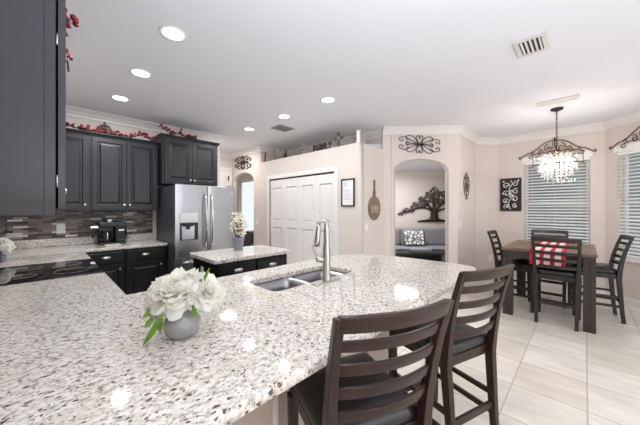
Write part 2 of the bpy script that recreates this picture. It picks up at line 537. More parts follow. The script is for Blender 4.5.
def thing(name, label, cat, loc=(0, 0, 0), rz=0.0, group=None):
    o = bpy.data.objects.new(name, None); COL.objects.link(o)
    o.empty_display_size = 0.05
    o.location = loc; o.rotation_euler = (0, 0, rz)
    o['label'] = label; o['category'] = cat
    if group: o['group'] = group
    return o
def tag(o, label, cat, group=None, loc=None, rz=None, kind=None):
    o['label'] = label; o['category'] = cat
    if group: o['group'] = group
    if kind: o['kind'] = kind
    if loc is not None: o.location = loc
    if rz is not None: o.rotation_euler = (0, 0, rz)
    return o
def struct(o, loc=None, rz=None):
    o['kind'] = 'structure'
    if loc is not None: o.location = loc
    if rz is not None: o.rotation_euler = (0, 0, rz)
    return o
def dup(root, loc, rz, label, group=None):
    r = root.copy(); COL.objects.link(r); r.location = loc; r.rotation_euler = (0, 0, rz); r['label'] = label
    if group: r['group'] = group
    for ch in list(root.children):
        c = ch.copy(); COL.objects.link(c); c.parent = r
        for g in ch.children:
            d = g.copy(); COL.objects.link(d); d.parent = c
    return r

def frame(L_, R_):
    """wall frame: local x runs left to right as seen by the viewer, local -y faces the viewer"""
    d = Vector((R_[0] - L_[0], R_[1] - L_[1]))
    return (L_[0], L_[1], 0), math.atan2(d.y, d.x), d.length

# ------------------------------------------------------------------ room shell
CEIL = 2.743
XL, YB = -0.31, 4.90
XP, YP, LEDGE = 3.28, 2.40, 2.385
A1 = (3.975, 2.42); A2 = (4.768, 1.50)          # arch wall, left and right ends
B1 = (6.075, 1.50)                              # where the short return meets the angled wall
B2 = (6.16, 1.16)                               # corner to the window wall
_s = math.sqrt(0.5)
B2 = (6.16, 1.205)
B1 = (B2[0] - 0.345, B2[1] + 0.345)
B1 = (B1[0], 1.50) if abs(B1[1] - 1.50) < 0.1 else B1
B3 = (6.16, -0.225)
B4 = (B3[0] - 1.06, B3[1] - 1.06)

o = MB().box(-0.6, 10.5, -3.2, 11.0, -0.1, 0).build('floor', M['tile']); struct(o)
o = plate('ceiling', [(-0.45, -3.2), (B4[0] + .1, -3.2), (B4[0] + .1, B4[1]), (B3[0] + .1, B3[1] - .05), (B3[0] + .1, 11), (-0.45, 11)], [], CEIL, CEIL + 0.1, M['ceil']); struct(o)

def wall(name, L_, R_, h=CEIL, t=0.12, holes=(), z0=0.0, m='wall', outline=None):
    loc, rz, w = frame(L_, R_)
    o = plate(name, outline or [(0, z0), (w, z0), (w, h), (0, h)], holes, 0, t, M[m], vertical=True)
    return struct(o, loc, rz)
def arch_outline(w, h, a, b, spring, rise, n=20):
    pts = [(0, 0), (a, 0), (a, spring)]
    for i in range(1, n):
        t = PI - PI * i / n
        pts.append(((a + b) / 2 + (b - a) / 2 * math.cos(t), spring + rise * math.sin(t)))
    pts += [(b, spring), (b, 0), (w, 0), (w, h), (0, h)]
    return pts

wall('wall_left', (XL, -3.1), (XL, YB + .12))
wall('wall_back', (XL - .12, YB), (2.32, YB))
wall('wall_hall_left', (2.32, YB + .12), (2.32, 6.24))
wall('wall_hall_back', (2.2, 6.24), (3.39, 6.24))
# pantry box below the plant ledge, seen front and side
PY1 = 5.0
loc, rz, w = frame((XP, PY1), (XP, YP))
dl, dr = PY1 - 4.67, PY1 - 2.875
wall('wall_pantry_front', (XP, PY1), (XP, YP), LEDGE, 0.12, outline=[(0, 0), (dl, 0), (dl, 2.0), (dr, 2.0), (dr, 0), (w, 0), (w, LEDGE), (0, LEDGE)])
wall('wall_pantry_side', (XP + .12, YP), (A1[0] + .05, YP), LEDGE)
o = MB().box(XP + .12, 4.06, YP + .12, PY1, LEDGE - .08, LEDGE).build('wall_pantry_ledge', M['wall']); struct(o)
wall('wall_ledge_back', (4.06, PY1 + .1), (4.06, YP - 0.1), CEIL, 0.12, z0=0)
wall('wall_ledge_end', (XP + .12, PY1), (4.06, PY1), CEIL, 0.12)
# wall with the narrow arch beside the refrigerator
w = 6.24 - PY1
wall('wall_hall_arch', (XP, 6.24), (XP, PY1), CEIL, 0.14, outline=arch_outline(w, CEIL, 0.04, 0.97, 2.02, 0.22))
# angled wall with the living room arch
loc, rz, wA = frame(A1, A2)
aL, aR = 0.165, 1.075
wall('wall_arch', A1, A2, CEIL, 0.15, outline=arch_outline(wA, CEIL, aL, aR, 2.01, 0.22))
FA = (loc, rz)
wall('wall_short_return', A2, B1)
wall('wall_angled', B1, B2)
WZ0, WZ1 = 0.65, 2.25
W1L, W1R = B2[1] - 0.80, B2[1] + 0.06
wall('wall_window', B2, B3, CEIL, 0.14, holes=[[(W1L, WZ0), (W1R, WZ0), (W1R, WZ1), (W1L, WZ1)]])
F1 = frame(B2, B3)
F2 = frame(B3, B4)
W2L, W2R = 0.0, 0.0
W2L = 0.17; W2R = W2L + 0.95
wall('wall_bay', B3, B4, CEIL, 0.14, holes=[[(W2L, WZ0), (W2R, WZ0), (W2R, WZ1), (W2L, WZ1)]])
wall('wall_right', B4, (B4[0], -3.1), CEIL, 0.12, holes=[[(.9, .05), (1.7, .05), (1.7, 2.1), (.9, 2.1)]])  # unseen opening added to let in light from the right

# rooms beyond the arches
wall('wall_side_room_left', (XP + .02, 10.2), (XP + .02, 6.30), CEIL, 0.1)
wall('wall_side_room_back', (XP, 10.2), (5.6, 10.2))
loc_s, rz_s, w_s = frame((5.6, 10.2), (5.6, PY1))
wall('wall_side_room_window', (5.6, 10.2), (5.6, PY1), CEIL, 0.12, holes=[[(0.08, 0.12), (1.75, 0.12), (1.75, 2.5), (0.08, 2.5)]])
ca, sa = math.cos(R(AZ)), math.sin(R(AZ))
def uv(u, d):                                   # lateral / depth in the photographer's heading
    return (d * ca + u * sa, d * sa - u * ca)
LCEIL = 2.42
wall('wall_living_room', uv(0.78, 7.4), uv(4.65, 7.4), CEIL)
wall('wall_living_left', uv(0.80, 4.66), uv(0.80, 7.5), CEIL)
wall('wall_living_right', uv(4.6, 7.5), uv(2.2, 4.66), CEIL)
o = plate('ceiling_living_room', [uv(0.75, 4.62), uv(2.25, 4.64), uv(4.65, 7.5), uv(0.75, 7.5)], [], LCEIL, LCEIL + .08, M['ceil']); struct(o)

# crown mouldings and baseboards, mitred along wall runs (room side on the right when walking left to right)
def sweep(name, path, prof, m, z, flip=False):
    pts = [Vector(p) for p in path]; N = len(pts); off = []
    for i in range(N):
        ns = []
        for a, b in ((i - 1, i), (i, i + 1)):
            if a >= 0 and b < N:
                d = (pts[b] - pts[a]).normalized(); ns.append(Vector((d.y, -d.x)))
        if len(ns) == 2:
            h = (ns[0] + ns[1]); h.normalize(); off.append(h / max(0.25, h.dot(ns[0])))
        else: off.append(ns[0])
    mb = MB()
    mb.loft([[(pts[i].x + off[i].x * n, pts[i].y + off[i].y * n, z + dz) for n, dz in prof] for i in range(N)], True, False)
    return struct(mb.build(name, m))
CROWN = [(0, 0), (0.085, 0), (0.085, -0.018), (0.07, -0.026), (0.05, -0.045), (0.028, -0.075), (0.018, -0.085), (0.018, -0.115), (0, -0.115)]
sweep('trim_1', [(XL, -3.0), (XL, YB), (2.32, YB), (2.32, YB)][:3], CROWN, M['trim'], CEIL)
sweep('trim_2', [(2.32, 6.24), (XP, 6.24), (XP, PY1), (XP + .14, PY1)], CROWN, M['trim'], CEIL)
sweep('trim_3', [(XP + .14, PY1), (4.06, PY1), (4.06, 2.40)], CROWN, M['trim'], CEIL)
sweep('trim_4', [A1, A2, B1, B2, B3, B4, (B4[0], -3.0)], CROWN, M['trim'], CEIL)
sweep('trim_5', [uv(0.80, 7.4), uv(4.5, 7.4)], CROWN, M['trim'], LCEIL)
BASE = [(0, 0), (0.014, 0), (0.014, 0.085), (0.008, 0.105), (0, 0.11)]
sweep('baseboard_right', [A2, B1, B2, B3, B4, (B4[0], -3.0)], BASE, M['trim'], 0)
sweep('baseboard_pantry', [(XP, 2.80), (XP, YP), (A1[0], YP), ], BASE, M['trim'], 0)
sweep('baseboard_hall', [(2.40, 6.24), (XP, 6.24)], BASE, M['trim'], 0)

# pantry bifold door
def pantry_door():
    (lx, ly, _), rz, w = frame((XP, PY1), (XP, YP))
    d = bpy.data.objects.new('door_1', None); COL.objects.link(d); d.location = (lx, ly, 0); d.rotation_euler = (0, 0, rz); d['kind'] = 'structure'
    n = 4; lw = (dr - dl) / n
    for k in range(n):
        x0 = dl + lw * k + 0.002; x1 = dl + lw * (k + 1) - 0.002
        mb = MB().box(x0, x1, 0.03, 0.055, 0.012, 1.975)
        for z0, z1 in ((0.22, 0.62), (0.72, 1.18), (1.30, 1.86)):
            pass
        # stiles, rails and two raised fields per leaf
        mb = MB()
        ix = 0.075
        rails = [(0.012, 0.20), (1.03, 1.16), (1.82, 1.975)]
        mb.box(x0, x0 + ix, 0.02, 0.055, 0.012, 1.975).box(x1 - ix, x1, 0.02, 0.055, 0.012, 1.975)
        for a, b in rails: mb.box(x0 + ix, x1 - ix, 0.02, 0.055, a, b)
        for a, b in ((0.20, 1.03), (1.16, 1.82)):
            mb.panel(x0 + ix, x1 - ix, a, b, [(0.0, 0.001), (0.022, 0.004), (0.04, 0.016), (0.05, 0.016)], y=0.045)
        mb.build('door_leaf', M['trim'], d)
    MB().box(dl, dr, 0.02, 0.06, 1.985, 2.0).build('door_track', M['ventslot'], d)
    cs = MB().box(dl - .07, dl, -.018, 0.02, 0, 2.07).box(dr, dr + .07, -.018, 0.02, 0, 2.07).box(dl, dr, -.018, 0.02, 2.0, 2.07)
    cs.build('door_casing', M['trim'], d, 0.004)
    for x in (dl + lw * 1.0 - 0.04, dl + lw * 3.0 + 0.04):
        MB().ball((x, 0.008, 0.96), 0.014).build('door_knob', M['nickel'], d)
pantry_door()

def hall_door():
    d = bpy.data.objects.new('door_2', None); COL.objects.link(d); d.location = (2.32, 6.24, 0); d['kind'] = 'structure'
    x0, x1, h = 0.16, 0.84, 2.30
    mb = MB().box(x0, x1, -.02, 0, 0, h)
    for a, b in ((0.25, 0.95), (1.15, 2.12)):
        for u, v in ((x0 + .09, (x0 + x1) / 2 - .04), ((x0 + x1) / 2 + .04, x1 - .09)):
            mb.panel(u, v, a, b, [(0, 0.004), (0.02, 0.004), (0.035, 0.012), (0.05, 0.012)], y=-.018)
    mb.build('door_leaf', M['trim'], d)
    MB().box(x0 - .09, x0, -.035, 0, 0, h + .09).box(x1, x1 + .09, -.035, 0, 0, h + .09).box(x0, x1, -.035, 0, h, h + .09).build('door_casing', M['trim'], d, .004)
    MB().box(x1 - .012, x1 + .012, -.045, -.015, 2.08, 2.19).build('hinge', M['iron'], d)
hall_door()

# windows with frames, panes and blinds
def window(name, fr, a, b, z0, z1, rail=1.49):
    (lx, ly, _), rz, w = fr
    d = bpy.data.objects.new(name, None); COL.objects.link(d); d.location = (lx, ly, 0); d.rotation_euler = (0, 0, rz); d['kind'] = 'structure'
    f = 0.045
    mb = MB().box(a, a + f, .085, .13, z0, z1).box(b - f, b, .085, .13, z0, z1).box(a + f, b - f, .085, .13, z1 - f, z1).box(a + f, b - f, .085, .13, z0, z0 + f)
    if rail: mb.box(a + f, b - f, .08, .12, rail - .025, rail + .025)
    mb.build('window_frame', M['trim'], d)
    MB().box(a + f, b - f, .105, .109, z0 + f, z1 - f).build('window_glass', M['pane'], d)
    if rail: MB().box(a - .03, b + .03, -.03, .085, z0 - .02, z0 + .001).build('window_sill', M['trim'], d, .004)
    return d
window('window_1', F1, W1L, W1R, WZ0, WZ1)
window('window_2', F2, W2L, W2R, WZ0, WZ1)
window('window_3', (loc_s, rz_s, w_s), 0.08, 1.75, 0.12, 2.5, rail=None)

def blind(fr, a, b, z0, z1, label):
    (lx, ly, _), rz, w = fr
    t = thing('window_blind', label, 'blind', (lx, ly, 0), rz, 'white slatted blinds in the dining corner')
    MB().box(a + .004, b - .004, .0, .06, z1 - .06, z1 - .003).build('headrail', M['blind'], t, .003)
    MB().box(a - .03, b + .03, -.028, -.002, z1 - .015, z1 + .085).build('valance', M['blind'], t, .004)
    mb = MB(); z = z1 - .085; tilt = R(25)
    while z > z0 + .05:
        dy, dz = .028 * math.cos(tilt), .028 * math.sin(tilt)
        th = .0015
        mb.loft([[(x, .036 - dy, z - dz - th), (x, .036, z + .003 - th), (x, .036 + dy, z + dz - th), (x, .036 + dy, z + dz + th), (x, .036, z + .003 + th), (x, .036 - dy, z - dz + th)] for x in (a + .006, b - .006)], True, False)
        z -= .052
    mb.build('slats', M['blind'], t)
    MB().box(a + .006, b - .006, .012, .06, z0 + .005, z0 + .03).build('bottom_rail', M['blind'], t, .003)
    for x in (a + .12, (a + b) / 2, b - .12):
        MB().tube([(x, .006, z1 - .06), (x, .006, z0 + .02)], .002, 5).build('ladder_cord', M['blind'], t)
    MB().tube([(a + .06, -.004, z1 - .07), (a + .065, -.006, z1 - .75)], .004, 6).build('tilt_wand', M['white'], t)
blind(F1, W1L, W1R, WZ0, WZ1, 'white slatted blind behind the dining table and chandelier')
blind(F2, W2L, W2R, WZ0, WZ1, 'white slatted blind at the right edge beside the chair')

# screened patio outside the windows
o = MB().box(8.1, 8.2, -1.6, 2.0, -0.1, 3.2).build('patio_screen_wall', M['screen']); struct(o)
o = MB().box(6.31, 8.1, -5.5, 1.0, -0.12, -0.02).build('patio_ground', M['lawn']); struct(o)

# peninsula base wall
o = MB().box(XL, 1.92, 1.04, 1.14, 0, .874).box(1.82, 1.92, 1.14, 1.78, 0, .874).build('wall_peninsula', M['knee']); struct(o)
o = MB().box(.735, .765, 1.02, 1.04, 0, .874).build('trim_6', M['wall']); struct(o)

# ------------------------------------------------------------------ counters
PEN = [(XL + .002, 2.62), (.33, 2.62), (.33, 1.85), (2.02, 1.86), (2.2, 1.835), (2.33, 1.74), (2.43, 1.6), (2.5, 1.42), (2.54, 1.2), (2.55, .95), (2.555, .80), (2.535, .70), (2.475, .635), (2.38, .612), (XL + .002, .612)]
def rrect(x0, x1, y0, y1, r, n=5):
    out = []
    for cx, cy, a0 in ((x1 - r, y1 - r, 0), (x0 + r, y1 - r, 90), (x0 + r, y0 + r, 180), (x1 - r, y0 + r, 270)):
        for i in range(n + 1):
            t = R(a0 + 90 * i / n); out.append((cx + r * math.cos(t), cy + r * math.sin(t)))
    return out
SX0, SX1, SY0, SY1 = .945, 1.70, 1.285, 1.62
o = plate('countertop', PEN, [rrect(SX0, SX1, SY0, SY1, .06)], .876, .914, M['granite'], bevel=.006)
tag(o, 'large speckled granite peninsula countertop with the sink, in the foreground', 'countertop')
o = plate('countertop', [(XL + .002, 3.385), (.33, 3.385), (.33, 4.235), (1.235, 4.235), (1.235, YB - .002), (XL + .002, YB - .002)], [], .876, .914, M['granite'], bevel=.005)
tag(o, 'speckled granite countertop along the back wall under the coffee maker', 'countertop')
mb = MB().box(XL + .002, 1.215, YB - .022, YB - .001, .915, 1.014)
tag(mb.build('backsplash_curb', M['granite'], None, .003), 'low speckled granite upstand along the back counter', 'backsplash')
mb = MB().box(XL + .001, 1.215, YB - .011, YB - .001, 1.0145, 1.375)
tag(mb.build('mosaic_backsplash', M['mosaic']), 'brown and grey stone strip mosaic on the back wall under the cabinets', 'backsplash')
mb = MB().box(XL + .001, XL + .011, 1.0, YB - .024, .915, 1.375)
tag(mb.build('mosaic_backsplash', M['mosaic']), 'stone mosaic strip on the left wall beside the cooktop', 'backsplash')

# sink
def sink():
    t = thing('sink', 'double bowl stainless steel sink set under the peninsula granite', 'sink', (0, 0, 0))
    mid = (SX0 + SX1) / 2
    for x0, x1 in ((SX0 - .006, mid - .012), (mid + .012, SX1 + .006)):
        rings = []
        for ins, z in ((-.012, .875), (0, .873), (.008, .80), (.018, .72), (.06, .69), (.12, .688)):
            rr = max(.06 - ins * .3, .02)
            rings.append([(x, y, z) for x, y in rrect(x0 + ins, x1 - ins, SY0 - .006 + ins, SY1 + .006 - ins, rr)])
        mb = MB(); mb.loft(rings, False, True)
        mb.add(rings[-1], [tuple(range(len(rings[-1])))], False)
        b = mb.build('bowl', M['sink'], t)
        MB().lathe([(.04, .0), (.042, .003), (.03, .004), (.0282, .001), (.005, .001)], 20, ((x0 + x1) / 2, (SY0 + SY1) / 2, .689)).build('drain', M['chrome'], b)
    MB().box(mid - .012, mid + .012, SY0 + .01, SY1 - .01, .80, .868).build('divider', M['sink'], t, .006)
sink()

def faucet():
    t = thing('faucet', 'brushed nickel pull-down faucet standing beside the sink', 'faucet', (1.325, 1.235, .914))
    pl = rrect(-.125, .125, -.032, .032, .03)
    MB().loft([[(x, y, 0) for x, y in pl], [(x, y, .006) for x, y in pl], [(x * .97, y * .92, .009) for x, y in pl]], True, True).build('base_plate', M['faucet'], t)
    MB().lathe([(.033, .008), (.031, .016), (.0275, .04), (.0265, .17), (.024, .20), (.0205, .26), (.0185, .36), (.0165, .375)], 20).build('body', M['faucet'], t)
    pts = [(0, 0, .365), (0, 0, .378)]
    for i in range(1, 12):
        a = PI - PI * 0.97 * i / 11
        pts.append((0, .020 + .020 * math.cos(a), .378 + .028 * math.sin(a)))
    pts = [(-.85 * p[1], p[1], p[2]) for p in pts]
    MB().tube(pts, [.0165, .016] + [.0135] * 11, 12).build('gooseneck', M['faucet'], t)
    e = Vector(pts[-1]); dn = Vector((-.008, .009, -.14))
    MB().tube([e, e + dn * .15, e + dn * .45, e + dn * .8, e + dn], [.0125, .014, .0165, .020, .0195], 12).build('spray_head', M['faucet'], t)
    MB().tube([e + dn * 1.001, e + dn * 1.05], [.017, .016], 12).build('spray_nozzle', M['black'], t)
    h = MB().tube([(-.010, .010, .145), (-.040, .041, .148), (-.050, .051, .148)], [.021, .021, .017], 14).build('handle_hub', M['faucet'], t)
    MB().tube([(-.041, .042, .155), (-.052, .053, .19), (-.066, .067, .245)], [.0085, .0065, .006], 8).build('lever', M['faucet'], h)
faucet()

# ------------------------------------------------------------------ cabinets
DOOR = [(0, 0.02), (0.052, 0.02), (0.058, 0.011), (0.072, 0.011), (0.092, 0.019), (0.11, 0.019)]
DRAW = [(0, 0.016), (0.006, 0.02), (0.016, 0.02)]
def knob(x, y, z, parent, m='nickel'):
    MB().tube([(x, y, z), (x, y - .012, z), (x, y - .016, z), (x, y - .026, z), (x, y - .03, z)], [.005, .005, .014, .015, .008], 12).build('knob', M[m], parent)
def cup_pull(x, y, z, parent, w=.095):
    rings = []
    for i in range(9):
        a = PI * i / 8
        rings.append([(x - w / 2 + w * k / 10, y - (.004 + .022 * math.sin(a)) * math.sqrt(max(0.02, 1 - (2 * k / 10 - 1) ** 2)), z + .018 * math.cos(a) * (.75 + .25 * math.sqrt(max(0, 1 - (2 * k / 10 - 1) ** 2)))) for k in range(11)])
    MB().loft(rings, True, True, closed=False).build('cup_pull', M['nickel'], parent)
def cabinet(name, label, loc, rz, w, d, z0, z1, doors=(), drawers=(), m='cab', cat='cabinet', group=None, toe=0.0, crown=0.0, side=0.0, cx=(0, 0)):
    """local front at y=0 facing -y, body behind. doors: (x0,x1,z0,z1,knob x,knob z); drawers: (x0,x1,z0,z1)"""
    t = thing(name, label, cat, loc, rz, group)
    bd = MB().box(0, w, 0, d, z0 + toe, z1)
    if toe: bd.box(0, w, .06, d, z0, z0 + toe)
    bd.build('body', M[m], t, .002, 1)
    for x0, x1, a, b, kx, kz in doors:
        q = MB().panel(x0, x1, a, b, DOOR, y=-.0015).build('door', M[m], t, .0015, 1)
        if kx is not None: knob(kx, -.0215, kz, q)
    for x0, x1, a, b in drawers:
        q = MB().panel(x0, x1, a, b, DRAW, y=-.0015).build('drawer', M[m], t)
        cup_pull((x0 + x1) / 2, -.0205, (a + b) / 2 + .005, q)
    if crown:
        prof = [(0, 0), (.012, 0), (.016, .012), (.028, .03), (.034, .034), (.034, crown), (0, crown)]
        mb = MB()
        l, r = cx
        path = ([(0, d)] if l else []) + [(0, 0), (w, 0)] + ([(w, d)] if r else [])
        pts = [Vector(p) for p in path]; off = []
        for i in range(len(pts)):
            ns = []
            for a, b in ((i - 1, i), (i, i + 1)):
                if a >= 0 and b < len(pts):
                    dd = (pts[b] - pts[a]).normalized(); ns.append(Vector((dd.y, -dd.x)))
            h = sum(ns, Vector((0, 0)))
            h.normalize(); off.append(h / max(.25, h.dot(ns[0])))
        mb.loft([[(pts[i].x + off[i].x * n, pts[i].y + off[i].y * n, z1 - crown + dz) for n, dz in prof] for i in range(len(pts))], True, False)
        mb.build('crown_moulding', M[m], t)
    return t

UY, UZ0, UZ1 = 4.575, 1.375, 2.39
# back wall uppers
xA, xB, xC = -.05, .425, 1.205
g_up = 'charcoal wall cabinets on the back wall'
cabinet('wall_cabinet', 'charcoal single door wall cabinet in the back corner, half hidden by the near cabinet', (xA, UY, 0), 0, xB - xA, YB - UY - .002, UZ0, UZ1, crown=.045,
        doors=[(.06, xB - xA - .018, UZ0 + .02, UZ1 - .06, xB - xA - .05, UZ0 + .075)], group=g_up)
w = xC - xB
cabinet('wall_cabinet', 'charcoal double door wall cabinet above the coffee maker', (xB + .001, UY, 0), 0, w, YB - UY - .002, UZ0, UZ1, crown=.045, cx=(0, 1),
        doors=[(.02, w / 2 - .002, UZ0 + .02, UZ1 - .06, w / 2 - .032, UZ0 + .075), (w / 2 + .002, w - .02, UZ0 + .02, UZ1 - .06, w / 2 + .032, UZ0 + .075)], group=g_up)
w = .83
cabinet('wall_cabinet', 'charcoal double door cabinet mounted over the refrigerator', (1.215, 4.40, 0), 0, w, YB - 4.40 - .002, 1.765, 2.49, crown=.045, cx=(1, 1),
        doors=[(.028, w / 2 - .002, 1.79, 2.43, w / 2 - .03, 1.835), (w / 2 + .002, w - .028, 1.79, 2.43, w / 2 + .03, 1.835)], group=g_up)
# left wall uppers, facing +X
LX = .0335
dl_ = LX - XL - .002
w = .62
c = cabinet('wall_cabinet', 'near charcoal wall cabinet at the left edge, closest to the viewer', (LX, 1.38, 0), R(90), w, dl_, 1.372, UZ1, crown=.045, doors=[])
q = MB().panel(.006, w - .01, 1.40, UZ1 - .06, DOOR, y=-.006).build('door', M['cab'], c)
knob(w - .035, -.026, 1.49, q)
for z in (1.50, 2.02): 
    MB().tube([(.001, -.0032, z - .022), (.001, -.0032, z + .022)], .0026, 8).build('hinge', M['nickel'], c)
MB().panel(0.0, dl_ - .03, 1.376, UZ1 - .05, [(0, .004), (.002, .005)], y=0).build('end_panel', M['cab'], c)
for ch in c.children:
    if ch.name.startswith('end_panel'):
        ch.rotation_euler = (0, 0, R(-90)); ch.location = (-.0002, dl_, 0)
cabinet('wall_cabinet', 'charcoal wall cabinet on the left wall just beyond the near one', (LX, 2.002, 0), R(90), .60, dl_, 1.372, UZ1, crown=.045,
        doors=[(.01, .30 - .002, 1.40, UZ1 - .06, .27, 1.46), (.302, .59, 1.40, UZ1 - .06, .335, 1.46)])

# base cabinets
BZ1 = .8755
cabinet('base_cabinet', 'black base cabinet under the coffee maker with drawer and cup pull', (.34, 4.26, 0), 0, .40, YB - 4.26 - .004, 0, BZ1, m='cabdark', toe=.1,
        drawers=[(.03, .385, .71, .85)], doors=[(.03, .385, .125, .69, .345, .63)], group='black base cabinets on the back wall')
cabinet('base_cabinet', 'black base cabinet with drawer and door, beside the refrigerator', (.742, 4.26, 0), 0, .478, YB - 4.26 - .004, 0, BZ1, m='cabdark', toe=.1,
        drawers=[(.015, .45, .71, .85)], doors=[(.015, .45, .125, .69, .41, .63)], group='black base cabinets on the back wall')
cabinet('base_cabinet', 'black corner base cabinet on the left run beyond the cooktop', (.305, 3.39, 0), R(90), .86, .60, 0, BZ1, m='cabdark', toe=.1, doors=[(.02, .84, .125, .85, None, 0)])
cabinet('base_cabinet', 'black base cabinet on the left run before the cooktop', (.305, 1.84, 0), R(90), .77, .60, 0, BZ1, m='cabdark', toe=.1, doors=[(.02, .38, .125, .85, .35, .78), (.385, .75, .125, .85, .415, .78)])
cabinet('base_cabinet', 'black sink base cabinet under the peninsula', (1.815, 1.78, 0), R(180), 1.48, .63, 0, .66, m='cabdark', toe=.1, doors=[(.03, .50, .125, .65, .46, .6), (.51, .98, .125, .65, .55, .6)])

def cook():
    t = thing('range', 'black glass-top range set into the left counter', 'range', (.325, 2.63, 0), R(90))
    w, d = .745, .60
    MB().box(.01, w - .01, .03, d, 0.02, .905).build('body', M['black'], t)
    MB().box(0, w, 0.0, d, .9055, .922).build('glass_top', M['black_glass'], t, .003)
    dd = MB().box(.012, w - .012, 0.0, .028, .22, .80).build('oven_door', M['black_glass'], t, .004)
    MB().tube([(.08, -.04, .74), (w - .08, -.04, .74)], .011, 10).tube([(.1, 0, .74), (.1, -.04, .74)], .008, 8).tube([(w - .1, 0, .74), (w - .1, -.04, .74)], .008, 8).build('handle', M['nickel'], dd)
    MB().box(.012, w - .012, .0, .028, .04, .21).build('storage_drawer', M['black'], t, .004)
    for x, y, r in ((.2, .17, .1), (.55, .17, .085), (.2, .43, .075), (.55, .43, .1)):
        MB().tube([(x + r * math.cos(2 * PI * i / 32), y + r * math.sin(2 * PI * i / 32), .9222) for i in range(32)], .0012, 4, True).build('burner_ring', M['greymetal'], t)
cook()

# island
def island():
    t = cabinet('kitchen_island', 'small black kitchen island with cup-pull drawers and an outlet', (1.155, 2.505, 0), 0, .85, .575, 0, .8755, m='cabdark', toe=.1, cat='island',
                drawers=[(.02, .42, .70, .855), (.435, .835, .70, .855)], doors=[(.02, .42, .125, .68, .38, .62), (.435, .835, .125, .68, .475, .62)])
    p = MB().box(-.006, 0, .29, .36, .70, .80).build('outlet_plate', M['white'], t, .002)
    return t
island()
o = plate('countertop', rrect(1.12, 2.045, 2.47, 3.11, .03), [], .876, .914, M['granite'], bevel=.006)
tag(o, 'small speckled granite island top under the tall cream flower vase', 'countertop')

# ------------------------------------------------------------------ refrigerator
def fridge():
    X0, Y0, W = 1.255, 3.98, .90
    t = thing('refrigerator', 'stainless steel french door refrigerator with water dispenser', 'refrigerator', (X0, Y0, 0))
    MB().box(0, W, .075, .86, .03, 1.72).build('body', M['steelside'], t, .006)
    def door(x0, x1, z0, z1, name, hole=None):
        n = 10; rings = []
        for z in (z0, z1):
            front = [(x0 + (x1 - x0) * i / n, 0.012 - .012 * (1 - abs(2 * i / n - 1) ** 6), z) for i in range(n + 1)]
            rings.append([(x0, .07, z)] + front + [(x1, .07, z)])
        return MB().loft(rings, True, False).build(name, M['steel'], t, .003)
    mid = W / 2
    dL = door(.002, mid - .003, .72, 1.735, 'left_door')
    dR = door(mid + .003, W - .002, .72, 1.735, 'right_door')
    dF = door(.002, W - .002, .06, .71, 'freezer_drawer')
    # dispenser on the left door
    MB().box(.062, .305, -.006, .004, 1.205, 1.335).build('dispenser_panel', mat('dispenser_panel', (214, 211, 208), .3, .3), dL, .004)
    MB().box(.062, .305, -.004, .004, .955, 1.20).build('dispenser_recess', M['black'], dL, .004)
    MB().box(.085, .255, -.0055, -.003, .965, 1.16).build('dispenser_cavity', mat('dispenser_cavity', (196, 196, 200), .25, .8), dL)
    MB().box(.10, .23, -.022, -.004, 1.15, 1.195).box(.14, .19, -.02, -.005, 1.11, 1.15).build('dispenser_nozzle', M['black'], dL, .003)
    for x, dd in ((mid - .045, dL), (mid + .045, dR)):
        pts = [(x, -.002, 1.60)] + [(x, -.035 - .03 * math.sin(PI * i / 10), 1.58 - .72 * i / 10) for i in range(11)] + [(x, -.002, .84)]
        MB().tube(pts, .0135, 10).build('handle', M['chrome'], dd)
    pts = [(.10, -.002, .655)] + [(.10 + .70 * i / 10, -.03 - .03 * math.sin(PI * i / 10), .655) for i in range(11)] + [(.80, -.002, .655)]
    MB().tube(pts, .0135, 10).build('handle', M['chrome'], dF)
    MB().box(.03, .11, .02, .10, 1.7355, 1.75).box(W - .11, W - .03, .02, .10, 1.7355, 1.75).build('hinge_cover', M['steelside'], t, .004)
fridge()

# ------------------------------------------------------------------ counter items
def coffee():
    t = thing('coffee_maker', 'black coffee maker with glass carafe on the back counter', 'coffee maker', (.50, 4.60, .914), 0)
    MB().box(.02, .31, -.04, .20, 0, .03).build('base', M['black'], t, .006)
    MB().box(.02, .31, .10, .20, .03, .30).build('water_tank', M['black'], t, .01)
    MB().box(.19, .31, -.02, .10, .03, .25).build('pod_tower', M['black'], t, .012)
    MB().box(.01, .315, -.045, .20, .235, .305).build('brew_head', M['black'], t, .012)
    MB().box(.09, .20, .02, .17, .3052, .345).build('lid', M['black'], t, .008)
    MB().box(.115, .155, .0195, .0199, .30, .34).build('display', M['paper'], t)
    MB().box(-.07, .02, .0, .05, .225, .255).build('filter_arm', M['chrome'], t, .004)
    MB().box(-.055, -.03, .01, .04, .10, .225).build('milk_frother', M['black'], t, .006)
    c = MB().lathe([(.05, .032), (.066, .04), (.068, .10), (.055, .15), (.045, .17), (.048, .185)], 20, (.10, .03, 0)).build('carafe', M['darkglass'], t)
    MB().tube([(.10, -.02, .17), (.10, -.065, .165), (.10, -.085, .13), (.10, -.075, .08), (.10, -.038, .07)], .008, 8).build('carafe_handle', M['chrome'], c)
    MB().box(.225, .285, -.0475, -.0455, .18, .20).box(.225, .295, -.0225, -.0205, .05, .062).build('badge', M['chrome'], t)
    MB().tube([(.31, .16, .06), (.35, .14, .10), (.385, .17, .05), (.37, .22, .02), (.36, .27, .18)], .004, 6).build('power_cord', M['black'], t)
coffee()
mb = MB(); n = 8
mb.box(0, .17, 0, .11, 0, .008).box(.005, .165, .006, .10, .008, .016)
tag(mb.build('folded_towel', M['silver_cloth'], None, .004), 'small folded pale towel in front of the coffee maker', 'towel', loc=(.56, 4.38, .9142), rz=R(3))

